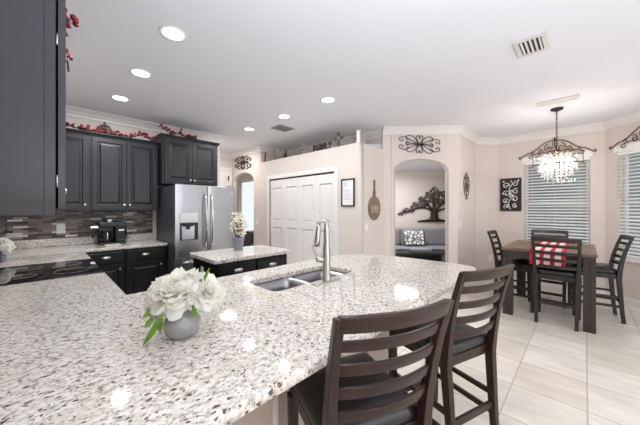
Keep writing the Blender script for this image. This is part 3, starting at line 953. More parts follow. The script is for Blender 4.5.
def outlet(name, label, loc, rz, w=.075, h=.118, kind='outlet', group=None):
    t = thing(name, label, 'outlet' if kind == 'outlet' else 'switch', loc, rz, group)
    MB().box(-w / 2, w / 2, -.006, 0, -h / 2, h / 2).build('plate', M['white'], t, .002)
    if kind == 'outlet':
        for z in (-.022, .022): MB().box(-.017, .017, -.0085, -.006, z - .015, z + .015).build('socket', M['paper'], t, .002)
    else: MB().box(-.016, .016, -.0095, -.006, -.033, .033).build('rocker', M['paper'], t, .002)
    return t
outlet('wall_outlet', 'white outlet on the stone mosaic backsplash', (.165, YB - .012, 1.135), 0, .085, .118)
outlet('light_switch', 'white light switch beside the narrow hall arch', (XP - .001, 5.12, 1.11), R(-90), kind='s')
outlet('light_switch', 'white light switch below the wooden paddle', (3.476, YP - .001, 1.115), 0, kind='s')
outlet('light_switch', 'white light switch below the small oval iron medallion', (4.90, 1.499, 1.12), 0, kind='s')
# outlet on the angled wall
lo, rz_, w_ = frame(B1, B2)
outlet('wall_outlet', 'white outlet low on the wall by the dining chairs', (B1[0] + .30 * math.cos(rz_) , B1[1] + .30 * math.sin(rz_), .45), rz_)

# ------------------------------------------------------------------ flowers
def petal_flower(c, r, tilt_v, layers, parent, name='bloom', m='petal', seed=1, cup=0.9):
    """double peony: layers of cupped, wavy petals around an axis"""
    rnd = random.Random(seed)
    ax = Vector(tilt_v).normalized()
    q = Vector((0, 0, 1)).rotation_difference(ax).to_matrix().to_4x4()
    mb = MB(); mb.M = Matrix.Translation(c) @ q
    for li, (np_, open_, ln) in enumerate(layers):
        for k in range(np_):
            a = 2 * PI * (k + .5 * (li % 2)) / np_ + rnd.uniform(-.2, .2)
            L = r * ln * rnd.uniform(.88, 1.1); W = r * .42 * rnd.uniform(.85, 1.15) * (.7 + .3 * ln)
            op = open_ + rnd.uniform(-.12, .12)
            nu, nv = 5, 5; rows = []
            for i in range(nu + 1):
                s = i / nu
                bend = op * (0.35 + .65 * s)
                # centre line rises then curls outward
                cr = L * (math.sin(bend) * s)
                cz = L * (math.cos(bend) * s)
                row = []
                wd = W * (math.sin(PI * min(1, .12 + .78 * s)) ** .7)
                for j in range(nv + 1):
                    v = j / nv * 2 - 1
                    edge = s * .10 * r * math.sin(v * 7 + k * 2.1 + li) + rnd.uniform(-.02, .02) * r
                    rr = cr - cup * abs(v) ** 2 * wd * .35 + edge * .4
                    zz = cz + abs(v) ** 2 * wd * .12 + edge * .5
                    tx = v * wd
                    row.append((rr * math.cos(a) - tx * math.sin(a), rr * math.sin(a) + tx * math.cos(a), zz))
                rows.append(row)
            mb.loft(rows, False, True, closed=False)
    return mb.build(name, M[m], parent)
PEONY = [(5, .2, .60), (7, .45, .72), (9, .72, .84), (10, 1.0, .94), (11, 1.3, 1.0), (10, 1.62, .98)]
def leaf(mb, p0, p1, w, sag=0.0, fold=.15, facing=(0, 0, 1)):
    p0, p1 = Vector(p0), Vector(p1); t = p1 - p0
    side = t.cross(Vector(facing))
    if side.length < 1e-4: side = Vector((1, 0, 0))
    side.normalize(); up = side.cross(t).normalized(); rows = []
    for i in range(7):
        s = i / 6
        c = p0 + t * s + Vector((0, 0, -sag * 4 * s * (1 - s) * -1))
        ww = w * (math.sin(PI * min(.98, .08 + .9 * s)) ** .8)
        rows.append([tuple(c - side * ww + up * ww * fold), tuple(c), tuple(c + side * ww + up * ww * fold)])
    mb.loft(rows, False, True, closed=False)
    mb.loft([[tuple(Vector(x) - up * .0012) for x in r] for r in rows], False, True, closed=False)

def peony_vase():
    X, Y = .372, 1.098
    fl = thing('flower_bouquet', 'bunch of large white peonies with green leaves in the round grey vase', 'flowers', (X, Y, .914))
    u = Vector((sa, -ca, 0)); f_ = Vector((ca, sa, 0))          # right and away as the photographer saw them
    def P(r_, up, away=0): return u * r_ + f_ * away + Vector((0, 0, up))
    blooms = [(P(-.012, .192, -.02), .096, tuple(P(-.05, .85, -.5)), 1), (P(.098, .172, .0), .072, tuple(P(.7, .5, -.45)), 2), (P(-.105, .180, .01), .060, tuple(P(-.7, .6, -.35)), 3),
              (P(-.100, .128, -.035), .042, tuple(P(-.75, .2, -.6)), 4), (P(.035, .172, -.05), .052, tuple(P(.25, .15, -.95)), 5), (P(-.050, .165, -.06), .058, tuple(P(-.3, .3, -.9)), 6), (P(.02, .19, .06), .07, tuple(P(.1, .7, .7)), 7), (P(-.075, .085, -.045), .034, tuple(P(-.5, -.1, -.8)), 8)]
    for c, r, ax, sd in blooms:
        petal_flower(c - Vector(ax).normalized() * r * .45, r * 1.12, ax, PEONY, fl, 'bloom', 'petal', sd)
    st = MB()
    for c, r, ax, sd in blooms:
        e = c - Vector(ax).normalized() * r * .4
        st.tube([P(0, .06), P(0, .1) * .5 + e * .5, e], .003, 6)
    st.build('stems', M['leaf'], fl)
    for a, b, w in ((P(-.018, .115, -.10), P(-.078, .018, -.11), .0105), (P(.06, .135, -.04), P(.08, .10, -.07), .011), (P(.052, .18, .0), P(.082, .222, -.02), .010),
                    (P(-.07, .13, -.07), P(-.098, .10, -.08), .009), (P(-.032, .105, -.09), P(-.026, .06, -.10), .010), (P(.075, .20, .0), P(.108, .262, -.01), .006), (P(-.066, .10, -.08), P(-.085, .07, -.09), .010)):
        m = MB(); leaf(m, a, b, w, facing=f_); m.build('leaf', M['leaf'], fl)
    v = MB().lathe([(.034, 0), (.041, .002), (.057, .021), (.0655, .048), (.063, .068), (.047, .090), (.028, .106), (.025, .116), (.028, .124), (.0255, .123), (.022, .115), (.02, .06), (.003, .02)], 32).build('vase', M['vase'])
    tag(v, 'small round grey ceramic vase holding white peonies on the peninsula', 'vase', loc=(X, Y, .9142))
peony_vase()

def island_vase():
    X, Y = 1.60, 2.90
    v = MB().lathe([(.050, 0), (.052, .004), (.055, .05), (.062, .12), (.068, .128), (.070, .14), (.066, .15), (.061, .148), (.054, .12), (.045, .01), (.003, .008)], 24).build('vase', M['vaseblue'])
    tag(v, 'tall blue grey vase standing on the small island', 'vase', loc=(X, Y, .9142))
    t = thing('flower_bouquet', 'pale cream dried blossoms standing in the blue grey vase on the island', 'flowers', (X, Y, .914))
    rnd = random.Random(5)
    for k in range(38):
        a = rnd.uniform(0, 2 * PI); sp = rnd.uniform(.0, .11); h = rnd.uniform(.19, .42)
        sp *= .5 + .5 * (1 - abs(h - .30) / .14) if h > .3 else 1
        e = Vector((sp * math.cos(a), sp * math.sin(a), h))
        st = MB().tube([(e.x * .1, e.y * .1, .05), (e.x * .5, e.y * .5, .05 + h * .45), tuple(e)], .002, 5).build('stem', M['stem'], t)
        mb = MB()
        for i in range(9):
            q = e + Vector((rnd.uniform(-.026, .026), rnd.uniform(-.026, .026), rnd.uniform(-.05, .03)))
            for j in range(3):
                b = Matrix.Rotation(rnd.uniform(0, 6), 4, 'Z') @ Matrix.Rotation(rnd.uniform(-1.2, 1.2), 4, 'X')
                mb.M = Matrix.Translation(q) @ b
                mb.ball((0, 0, 0), .0145, 6, 3, (1, .7, .45))
        mb.build('blossom', M['creamflower'], st)
island_vase()

def corner_flowers():
    X, Y = -.258, 3.80
    v = MB().lathe([(.018, 0), (.024, .01), (.026, .045), (.021, .085), (.016, .10), (.0145, .098), (.004, .05)], 20).build('vase', M['vaseblue'])
    tag(v, 'little vase of white flowers in the left back counter corner', 'vase', loc=(X, Y, .9142))
    t = thing('flower_bouquet', 'small white blooms at the left edge beyond the cooktop', 'flowers', (X, Y, .914))
    for k, (dx, dy, z, r) in enumerate(((.01, 0, .20, .042), (.035, .02, .15, .045), (.015, -.05, .15, .045), (.025, .05, .18, .042), (.025, -.045, .115, .036))):
        petal_flower(Vector((dx, dy, z - .02)), r, (dx * 6 + .5, dy * 6 - .6, .7), PEONY, t, 'bloom', 'petal', 20 + k)
    MB().tube([(0, 0, .03), (0, 0, .16)], .006, 6).build('stems', M['leaf'], t)
corner_flowers()

# ------------------------------------------------------------------ berry garlands and cloche
def garland(label, pts, seed, parent_group):
    rnd = random.Random(seed)
    t = thing('berry_garland', label, 'garland', pts[0], 0, parent_group)
    o0 = Vector(pts[0]); P = [Vector(p) - o0 for p in pts]
    MB().tube(P, .006, 5).build('vine', M['twig'], t)
    for i in range(len(P) - 1):
        n = max(1, int((P[i + 1] - P[i]).length / .055))
        for k in range(n):
            c = P[i].lerp(P[i + 1], k / n)
            mb = MB()
            for j in range(rnd.randint(4, 10)):
                q = c + Vector((rnd.uniform(-.05, .05), rnd.uniform(-.05, .03), rnd.uniform(0, .035) + (.03 if rnd.random() < .2 else 0)))
                mb.ball(q, rnd.uniform(.012, .019), 7, 5)
                mb.tube([c, q], .0018, 4)
            mb.build('berry_cluster', M['berry'], t)
zt = UZ1 + .012
garland('red berry garland along the tops of the back wall cabinets', [(.05, 4.62, zt), (.25, 4.60, zt + .03), (.38, 4.60, zt), (.55, 4.60, zt), (.72, 4.6, zt + .01), (.86, 4.60, zt + .01), (1.0, 4.60, zt + .06), (1.12, 4.58, zt + .01), (1.17, 4.57, zt)], 3, 'red berry garlands')
zt = 2.49 + .012
garland('red berry garland on top of the cabinet over the refrigerator', [(1.235, 4.45, zt + .09), (1.28, 4.44, zt + .05), (1.33, 4.42, zt + .005), (1.45, 4.42, zt + .035), (1.55, 4.42, zt + .005), (1.72, 4.42, zt + .005)], 4, 'red berry garlands')
zt = UZ1 + .012
garland('red berry garland on the left wall cabinets, hanging over the edge', [(-.02, 1.6, zt), (.03, 1.92, zt), (.085, 2.0, zt), (.02, 2.2, zt), (.04, 2.45, zt + .01), (.12, 2.56, zt + .01), (.125, 2.57, zt - .05)], 5, 'red berry garlands')

def cloche():
    t = thing('wire_cloche', 'grey wire dome with ring handle on top of the corner cabinet', 'cloche', (.60, 4.765, UZ1 + .001))
    r = .105
    for z, m in ((.004, r),):
        MB().tube([(r * math.cos(2 * PI * i / 24), r * math.sin(2 * PI * i / 24), z) for i in range(24)], .006, 6, True).build('base_ring', M['iron_grey'], t)
    for k in range(6):
        a = PI * k / 6
        MB().tube([(r * math.cos(s) * math.cos(a), r * math.cos(s) * math.sin(a), .005 + .165 * math.sin(s)) for s in [PI * i / 14 for i in range(15)]], .005, 5).build('wire_hoop', M['iron_grey'], t)
    MB().lathe([(.003, .168), (.012, .172), (.008, .182), (.016, .19), (.013, .205), (.004, .21)], 12).build('finial', M['iron_grey'], t)
    MB().lathe([(r * .96 * math.cos(s), .006 + .16 * math.sin(s)) for s in [PI / 2 * i / 8 for i in range(8)]] + [(.003, .166)], 24).build('dome_mesh', M['clear'], t)
cloche()

# ------------------------------------------------------------------ wall decorations: scroll ironwork
def spiral(c, r, turns, a0, sgn=1, n=26):
    return [(c[0] + r * (1 - .82 * i / n) * math.cos(a0 + sgn * 2 * PI * turns * i / n), c[1] + r * (1 - .82 * i / n) * math.sin(a0 + sgn * 2 * PI * turns * i / n)) for i in range(n + 1)]
def catmull(P, n=6):
    out = []
    for i in range(len(P) - 1):
        p0, p1, p2, p3 = (Vector(P[max(0, min(len(P) - 1, k))]) for k in (i - 1, i, i + 1, i + 2))
        for j in range(n):
            t = j / n
            out.append(tuple(.5 * ((2 * p1) + (p2 - p0) * t + (2 * p0 - 5 * p1 + 4 * p2 - p3) * t * t + (3 * p1 - p0 - 3 * p2 + p3) * t ** 3)))
    out.append(tuple(P[-1]))
    return out
def iron(mb, curve, r, y=-.016, sx=1, sz=1, cx=0, cz=0):
    mb.tube([(cx + sx * x, y, cz + sz * z) for x, z in curve], r, 5)
S1 = catmull([(0, 0), (.09, .03), (.20, .075), (.27, .06), (.265, .025), (.225, .03), (.235, .05)])            # long arm with curl
S2 = catmull([(.02, .01), (.07, .075), (.14, .10), (.18, .075), (.165, .045), (.135, .055)])                   # upper curl
S3 = catmull([(0, 0), (.035, .05), (.045, .085), (.02, .105), (.002, .085), (.012, .07)])                      # heart half
S4 = catmull([(0, 0), (.08, -.005), (.15, .015), (.185, .0), (.17, -.02), (.15, -.008)])
def scroll_plaque(name, label, loc, rz, w, h, m='iron', r=.006, shear=0.0, group=None):
    t = thing(name, label, 'wall decor', loc, rz, group)
    kx, kz = w / .54, h / .21
    for sx in (1, -1):
        for sz in (1, -1):
            mb = MB()
            for S in (S1, S2, S4):
                iron(mb, [(x, z + shear * x) for x, z in [(p[0] * sx * kx, p[1] * sz * kz) for p in S]], r)
            mb.build('scroll_arm', M[m], t)
        mb = MB()
        for s2 in (1, -1): iron(mb, [(p[0] * s2 * kx, p[1] * sx * kz + shear * p[0] * s2 * kx) for p in S3], r)
        mb.build('heart_scroll', M[m], t)
    MB().ball((0, -.016, 0), r * 2.2, 8, 5).tube([(0, 0, 0), (0, -.016, 0)], r, 6).build('center_boss', M[m], t)
    return t
al = FA[0]; ar = FA[1]
def onarch(s, z): return (al[0] + s * math.cos(ar), al[1] + s * math.sin(ar), z)
scroll_plaque('scroll_plaque', 'dark wrought iron scroll plaque above the living room arch', onarch(.60, 2.462), ar, .64, .29, r=.0055, shear=-.10, group='wrought iron scroll wall plaques')
scroll_plaque('scroll_plaque', 'black wrought iron scroll plaque above the narrow hall arch', (XP - .001, 5.72, 2.47), R(-90), .70, .30, r=.009, shear=-.08, group='wrought iron scroll wall plaques')
# small oval medallion on the short return wall
def medallion():
    t = thing('iron_medallion', 'small oval wrought iron medallion on the narrow wall right of the arch', 'wall decor', (5.19, 1.499, 1.81))
    for s in (1, -1):
        mb = MB()
        iron(mb, catmull([(0, .21), (.10, .15), (.15, .05), (.13, -.06), (.08, -.03), (.10, .03)]), .0065, sx=s)
        iron(mb, catmull([(0, -.21), (.08, -.17), (.13, -.10), (.09, -.06), (.05, -.10)]), .0065, sx=s)
        iron(mb, catmull([(0, .0), (.06, .05), (.08, .12), (.03, .14), (.02, .10)]), .0065, sx=s)
        iron(mb, catmull([(0, .0), (.05, -.04), (.06, -.10), (.02, -.12)]), .0065, sx=s)
        mb.build('scroll_side', M['iron_grey'], t)
    MB().tube([(0, -.016, .23), (0, -.016, -.23)], .006, 6).tube([(0, 0, 0), (0, -.016, 0)], .006, 6).ball((0, -.02, 0), .022).ball((0, -.016, -.235), .018).build('center_spine', M['iron_grey'], t)
medallion()
# scrolls over the windows
def over_window(fr, a, b, z, label):
    (lx, ly, _), rz, w = fr
    mid = (a + b) / 2; hw = (b - a) / 2 + .06
    t = thing('window_scroll', label, 'wall decor', (lx + mid * math.cos(rz) + .03 * math.sin(rz), ly + mid * math.sin(rz) - .03 * math.cos(rz), z), rz, 'iron scrolls over the windows')
    for s in (1, -1):
        k = hw / .50
        mb = MB()
        arm = catmull([(.0, .178), (.09, .172), (.17, .145), (.24, .10), (.31, .062), (.38, .05), (.44, .02), (.49, -.005), (.505, .015), (.48, .022)])
        iron(mb, arm, .008, sx=s * k, sz=1.42)
        iron(mb, catmull([(.02, .02), (.10, .03), (.20, .035), (.30, .03), (.36, .0), (.32, -.015), (.30, .01)]), .006, sx=s * k, sz=1.42)
        mb.build('outer_scroll', M['bronze'], t)
        for cv, q in ((spiral((.085, .085), .062, 1.4, R(90), -1), .0075), (spiral((.20, .055), .04, 1.3, R(60), 1), .0075), (spiral((.30, .045), .03, 1.2, R(100), -1), .005), (catmull([(0, .02), (.03, .09), (.025, .16), (.0, .20)]), .006)):
            mb = MB()
            iron(mb, cv, q, sx=s * k, sz=1.42)
            mb.build('inner_curl', M['bronze'], t)
    MB().tube([(0, -.016, .0), (0, -.016, .27)], .008, 6).tube([(0, .03, .1), (0, -.016, .1)], .006, 6).ball((0, -.016, .285), .016).build('center_stem', M['bronze'], t)
over_window(F1, W1L, W1R, WZ1 + .06, 'bronze iron scroll over the window behind the chandelier')
over_window(F2, W2L, W2R, WZ1 + .06, 'bronze iron scroll over the window at the right edge')

# black panel with white scrolls
def vine_panel():
    (lx, ly, _), rz, w = F1
    t = thing('vine_panel', 'black rectangular wall panel with white scrolling vines left of the window', 'wall decor', (lx, ly - .205, 1.66), rz)
    W, H = .165, .305
    MB().box(-W, W, -.022, -.001, -H, H).build('backing', M['blackpanel'], t, .003)
    MB().box(-W, -W + .02, -.03, -.022, -H, H).box(W - .02, W, -.03, -.022, -H, H).box(-W + .02, W - .02, -.03, -.022, H - .02, H).box(-W + .02, W - .02, -.03, -.022, -H, -H + .02).build('frame', M['iron'], t, .002)
    rnd = random.Random(11); mb = MB()
    for c, r, a, s in (((-.07, .17), .06, 0, 1), ((.07, .20), .05, 2, -1), ((.08, .06), .055, 1, 1), ((-.06, .02), .06, 3, -1), ((-.08, -.12), .05, .5, 1), ((.06, -.08), .06, 2.5, -1), ((.07, -.21), .045, 1.2, 1), ((-.06, -.22), .05, 4, -1)):
        iron(mb, spiral(c, r, 1.2, a, s), .008, y=-.026)
    iron(mb, catmull([(0, -.28), (-.03, -.15), (.03, -.03), (-.02, .1), (.03, .2), (0, .27)]), .008, y=-.026)
    mb.build('vines', M['whitescroll'], t)
    mb = MB()
    for k in range(16):
        x, z = rnd.uniform(-.12, .12), rnd.uniform(-.26, .26)
        mb.M = Matrix.Translation((x, -.026, z)) @ Matrix.Rotation(rnd.uniform(0, 6), 4, 'Y')
        mb.ball((0, 0, 0), .026, 8, 4, (1, .15, .5))
    mb.build('leaves', M['whitescroll'], t)
vine_panel()

# framed notice
def notice():
    t = thing('framed_notice', 'framed white printed page on the wall beside the pantry door', 'picture', (XP - .001, 2.60, 1.645), R(-90))
    W, H = .127, .21
    MB().box(-W, -W + .016, -.022, 0, -H, H).box(W - .016, W, -.022, 0, -H, H).box(-W + .016, W - .016, -.022, 0, H - .016, H).box(-W + .016, W - .016, -.022, 0, -H, -H + .016).build('frame', M['black'], t, .002)
    p = MB().box(-W + .016, W - .016, -.008, -.001, -H + .016, H - .016).build('page', M['paper'], t)
    mb = MB()
    for i, ww in enumerate((.07, .10, .095, .06)):
        mb.box(-.09, -.09 + ww, -.0086, -.008, .15 - i * .018, .156 - i * .018)
    for i in range(9):
        mb.box(-.085, .02 + .06 * ((i * 37) % 10) / 10, -.0086, -.008, .05 - i * .02, .0535 - i * .02)
    mb.build('printed_lines', M['ink'], p)
notice()

# paddle
def paddle():
    t = thing('wooden_paddle', 'weathered oval wooden paddle board hanging on the pantry side wall', 'wall decor', (3.675, YP - .001, 1.40))
    pts = [(.165 * math.sin(2 * PI * i / 40), .19 * math.cos(2 * PI * i / 40) + .005) for i in range(40)]
    plate('blade', pts, [], -.022, 0, M['paddle'], t, True, .004)
    plate('handle', [(-.03, .17), (.03, .17), (.032, .27), (.018, .29), (.016, .42), (.022, .445), (0, .46), (-.022, .445), (-.016, .42), (-.018, .29), (-.032, .27)], [], -.02, -.001, M['paddle'], t, True, .003)
    MB().tube([(-.012, -.023, .42), (0, -.024, .43), (.012, -.023, .42)], .004, 5).build('hanging_cord', M['twig'], t)
    mb = MB()
    for x in (-.075, -.025, .025, .08): mb.box(x - .007, x + .007, -.0235, -.022, -.03, .045)
    mb.box(-.10, .10, -.0232, -.022, -.055, -.048)
    mb.build('carved_marks', M['silver_cloth'], t)
paddle()

# ------------------------------------------------------------------ plant ledge decorations (facing -X)
def ledge_cross(label, y, h, w, m, kind=0, z0=LEDGE + .001):
    t = thing('standing_cross', label, 'cross', (XP + .075, y, z0), R(-90), 'crosses standing on the plant ledge')
    a = w * .22
    def arm(x0, z0_, x1, z1_):
        d = Vector((x1 - x0, 0, z1_ - z0_)); n = Vector((d.z, 0, -d.x)).normalized()
        rows = []
        for s, k in ((0, .75), (.35, .7), (.7, 1.15), (.88, 1.3), (1, .6)):
            c = Vector((x0, 0, z0_)) + d * s
            q = n * a * .5 * k
            rows.append([tuple(c - q + Vector((0, -.011, 0))), tuple(c + q + Vector((0, -.011, 0))), tuple(c + q + Vector((0, .011, 0))), tuple(c - q + Vector((0, .011, 0)))])
        return MB().loft(rows, True, False)
    cz = h * .62
    arm(0, cz, 0, h).build('top_arm', m, t, .003)
    arm(0, cz, -w / 2, cz).build('side_arm', m, t, .003)
    arm(0, cz, w / 2, cz).build('side_arm', m, t, .003)
    arm(0, cz, 0, .012).build('stem', m, t, .003)
    MB().ball((0, -.005, cz), a * .75, 10, 6, (1, .35, 1)).build('center_medallion', M['palewood'] if kind else m, t)
    MB().box(-w * .3, w * .3, -.03, .03, 0, .014).build('foot', m, t, .003)
ledge_cross('pale carved cross at the left end of the plant ledge', 4.62, .27, .17, M['palewood'])
ledge_cross('low pale carved cross left of the word sign on the plant ledge', 3.70, .22, .20, M['palewood'])
ledge_cross('large grey brown cross right of the word sign on the plant ledge', 2.86, .25, .19, M['crosswood'], 1)
def figurine():
    t = thing('praying_figurine', 'small dark figurine on the plant ledge between two pale crosses', 'figurine', (XP + .075, 4.25, LEDGE + .001), R(-90))
    MB().lathe([(.05, 0), (.055, .012), (.045, .02), (.003, .022)], 14).build('base', M['signwood'], t)
    MB().loft([[(x * s + dx, y * s * .8, z) for x, y in [(math.cos(2 * PI * i / 12), math.sin(2 * PI * i / 12)) for i in range(12)]] for s, z, dx in ((.045, .02, 0), (.04, .06, .004), (.03, .10, .012), (.018, .125, .02), (.02, .145, .024), (.012, .165, .024), (.003, .17, .024))]).build('body', M['signwood'], t)
figurine()
def family_sign():
    t = thing('word_sign', 'dark wooden FAMILY word sign standing on the plant ledge', 'sign', (XP + .08, 3.245, LEDGE + .001), R(-90))
    MB().box(-.23, .23, -.025, .025, 0, .014).build('base', M['signwood'], t)
    adv = 0
    for ch, wd in (('F', .066), ('A', .078), ('M', .09), ('I', .036), ('L', .064), ('Y', .078)):
        cu = bpy.data.curves.new('t', 'FONT'); cu.body = ch; cu.size = .165; cu.extrude = .008; cu.offset = .010
        to = bpy.data.objects.new('t', cu); COL.objects.link(to)
        dg = bpy.context.evaluated_depsgraph_get()
        me = bpy.data.meshes.new_from_object(to.evaluated_get(dg))
        bpy.data.objects.remove(to); bpy.data.curves.remove(cu)
        xs = [v.co.x for v in me.vertices]; x0, x1 = min(xs), max(xs)
        for v in me.vertices:
            x, y, z = v.co
            v.co = (-.212 + adv + (x - x0) / (x1 - x0) * wd, -z, .013 + y)
        adv += wd + .006
        me.name = 'letter'; me.materials.clear(); me.materials.append(M['signwood'])
        lo = bpy.data.objects.new('letter', me); COL.objects.link(lo); lo.parent = t
family_sign()
mb = MB().lathe([(.03, 0), (.032, .004), (.03, .02), (.028, .10), (.03, .17), (.032, .185), (.026, .192), (.003, .193)], 16)
tag(mb.build('pillar_candle', M['white']), 'white pillar candle on the outer corner of the plant ledge', 'candle', loc=(XP + .05, YP + .045, LEDGE + .001))

# ------------------------------------------------------------------ stools and dining chairs
def make_chair(name, label, cat, H, wood, loc, rz, group):
    t = thing(name, label, cat, loc, rz, group)
    zs = .555
    def yb(z):
        if z <= zs: return -.255 + (.045) * (z / zs) ** .8
        s = (z - zs) / (H - zs); return -.21 - .035 * s - .075 * s * s
    def xb(z): return .180 + .030 * (z / H)
    for s in (-1, 1):
        zz = [0, .15, .3, .45, .555, .66, .76, .86, .95, H]
        MB().post([(s * xb(z), yb(z), z) for z in zz], [.034, .036, .038, .04, .041, .039, .036, .034, .033, .032], [.036, .038, .042, .046, .048, .044, .038, .034, .030, .026]).build('leg', M[wood], t, .004)
        MB().post([(s * .195, .19, 0), (s * .2, .195, .54)], [.034, .045], [.034, .045]).build('leg', M[wood], t, .004)
    def rail(z0, z1, th, name, bow):
        n = 10; rings = []
        for i in range(n + 1):
            u = -1 + 2 * i / n
            x = u * (xb((z0 + z1) / 2) - (0 if z1 >= H - .001 else .012)); b = bow * (1 - u * u)
            rings.append([(x, yb(z0) - b - th / 2, z0), (x, yb(z0) - b + th / 2, z0), (x, yb(z1) - b + th / 2, z1), (x, yb(z1) - b - th / 2, z1)])
        return MB().loft(rings, True, True).build(name, M[wood], t, .003)
    rail(H - .050, H + .003, .030, 'top_rail', .035)
    for k in range(4):
        zc = H - .101 - .085 * k
        rail(zc - .0195, zc + .0195, .016, 'slat', .035)
    # seat frame and cushion
    fr = [(-.212, .215), (.212, .215), (.20, -.20), (-.20, -.20)]
    MB().loft([[(x, y, .535) for x, y in fr], [(x, y, .59) for x, y in fr]], True, False).build('seat_frame', M[wood], t, .004)
    rings = []
    base = []
    n = 10
    cs = []
    for (x0, y0), (x1, y1) in zip(fr, fr[1:] + fr[:1]):
        for i in range(6): cs.append((x0 + (x1 - x0) * i / 6, y0 + (y1 - y0) * i / 6))
    for k, z in ((.985, .5905), (1.015, .605), (1.02, .622), (.99, .640), (.93, .654), (.75, .667), (.4, .674), (.05, .675)):
        rings.append([(x * k, y * k, z) for x, y in cs])
    MB().loft(rings, True, True).build('seat_cushion', M['leather'], t)
    for s in (-1, 1):
        for z in (.20, .31): MB().bar([(s * .19, -.235, z), (s * .196, .19, z)], .018, .03).build('side_stretcher', M[wood], t, .002)
    MB().bar([(-.195, .192, .17), (.195, .192, .17)], .022, .036).build('front_footrest', M[wood], t, .002)
    MB().bar([(-.188, -.23, .255), (.188, -.23, .255)], .018, .04).build('rear_stretcher', M[wood], t, .002)
    return t
def seat_at(top_c, ang):        # origin for a chair whose back top centre stands at top_c, back line direction ang
    n = (-math.sin(ang), math.cos(ang))
    return (top_c[0] + .325 * n[0], top_c[1] + .325 * n[1], 0)
a1 = R(-23.8); a2 = R(-18.6)
make_chair('bar_stool', 'nearest dark brown ladder-back bar stool at the peninsula, front left', 'stool', 1.085, 'chairwood', seat_at((.786, .416), a1), a1, 'ladder-back stools at the peninsula')
s2 = make_chair('bar_stool', 'second dark brown ladder-back bar stool, at the rounded end of the peninsula', 'stool', 1.085, 'chairwood', seat_at((1.648, .358), a2), a2, 'ladder-back stools at the peninsula')
g_ch = 'dark dining chairs around the table'
dc = make_chair('dining_chair', 'dark ladder-back dining chair in front of the table, its back toward the kitchen', 'chair', 1.055, 'dinewood', (4.513, .25, 0), R(-90), g_ch)
dup(dc, (4.80, .70, 0), R(180), 'dark ladder-back dining chair at the left side of the table')
dup(dc, (5.08, -.06, 0), R(8), 'dark ladder-back dining chair at the right side of the table by the bay window')
dup(dc, (5.31, .405, 0), R(90), 'dark ladder-back dining chair on the far side of the table under the window')

def table():
    X0, X1, Y0, Y1, H = 4.285, 5.46, -.10, .80, .885
    t = thing('dining_table', 'counter-height dining table with brown top and thick dark legs', 'table', ((X0 + X1) / 2, (Y0 + Y1) / 2, 0))
    w, d = (X1 - X0) / 2, (Y1 - Y0) / 2
    MB().box(-w, w, -d, d, H - .035, H).build('tabletop', M['tablewood'], t, .004)
    MB().box(-w + .03, w - .03, -d + .03, -d + .055, H - .13, H - .035).box(-w + .03, w - .03, d - .055, d - .03, H - .13, H - .035).box(-w + .03, -w + .055, -d + .055, d - .055, H - .13, H - .035).box(w - .055, w - .03, -d + .055, d - .055, H - .13, H - .035).build('apron', M['tableleg'], t, .002)
    q = .105
    for sx in (-1, 1):
        for sy in (-1, 1):
            cx, cy = sx * (w - .012 - q / 2), sy * (d - .012 - q / 2)
            mb = MB()
            # plank-built square leg with a groove down every face
            g = .006; pts = []
            hq = q / 2
            prof = [(-hq, -hq), (-.012, -hq), (-.008, -hq + g), (.008, -hq + g), (.012, -hq)]
            ring = []
            for k in range(4):
                for x, y in prof:
                    c_, s_ = math.cos(k * PI / 2), math.sin(k * PI / 2)
                    ring.append((cx + x * c_ - y * s_, cy + x * s_ + y * c_))
            mb.loft([[(x, y, 0) for x, y in ring], [(x, y, H - .036) for x, y in ring]], True, False)
            mb.build('leg', M['tableleg'], t)
table()
def runner():
    mb = MB(); mb.uv = []
    ya, yb_ = .16, .50; ze = .8865
    path = [(4.271, .705), (4.272, .75), (4.274, .83), (4.276, .875), (4.284, .8868)] + [(4.30 + (5.44 - 4.30) * i / 18, .8868) for i in range(19)]
    s = 0; rows = []; th = .0035
    for i, (x, z) in enumerate(path):
        if i: s += math.hypot(x - path[i - 1][0], z - path[i - 1][1])
        row = []
        for j in range(13):
            y = ya + (yb_ - ya) * j / 12
            row.append((x, y, z)); mb.uv.append((s / .13, (y - ya) / .10))
        rows.append(row)
    mb.loft(rows, False, True, closed=False)
    o = mb.build('table_runner', M['plaid'])
    md = o.modifiers.new('thick', 'SOLIDIFY'); md.thickness = .003; md.offset = 1
    tag(o, 'red and white plaid table runner hanging over the near table edge', 'table runner')
runner()

# ------------------------------------------------------------------ ceiling fixtures
def can(label, x, y, lead):
    t = thing('recessed_light', label, 'ceiling light', (x, y, CEIL), 0, 'recessed ceiling lights')
    MB().lathe([(.098, -.0005), (.098, -.006), (.085, -.008), (.074, -.004), (.074, -.0005)], 28).build('trim_ring', M['white'], t)
    MB().lathe([(.002, -.0045), (.073, -.0045), (.073, -.003), (.002, -.003)], 28).build('lens', M['glow'], t)
    l = lamp('recessed_lamp', 'AREA', (x, y, CEIL - .012), CAN_POWER, (.96, .98, 1.0), .14)
    return t
for lab, x, y in (('nearest left recessed ceiling light, above the left cabinets', .70, 2.26), ('middle recessed light of the left ceiling row', .68, 3.15), ('farthest recessed light of the left row, near the berry garland', .66, 4.045),
                  ('nearest recessed light of the right row, left of the arch scroll', 2.465, 2.275), ('middle recessed light of the right row, before the dark ceiling vent', 2.46, 3.14), ('farthest recessed light of the right row, near the hall arch', 2.44, 4.06)):
    can(lab, x, y, None)
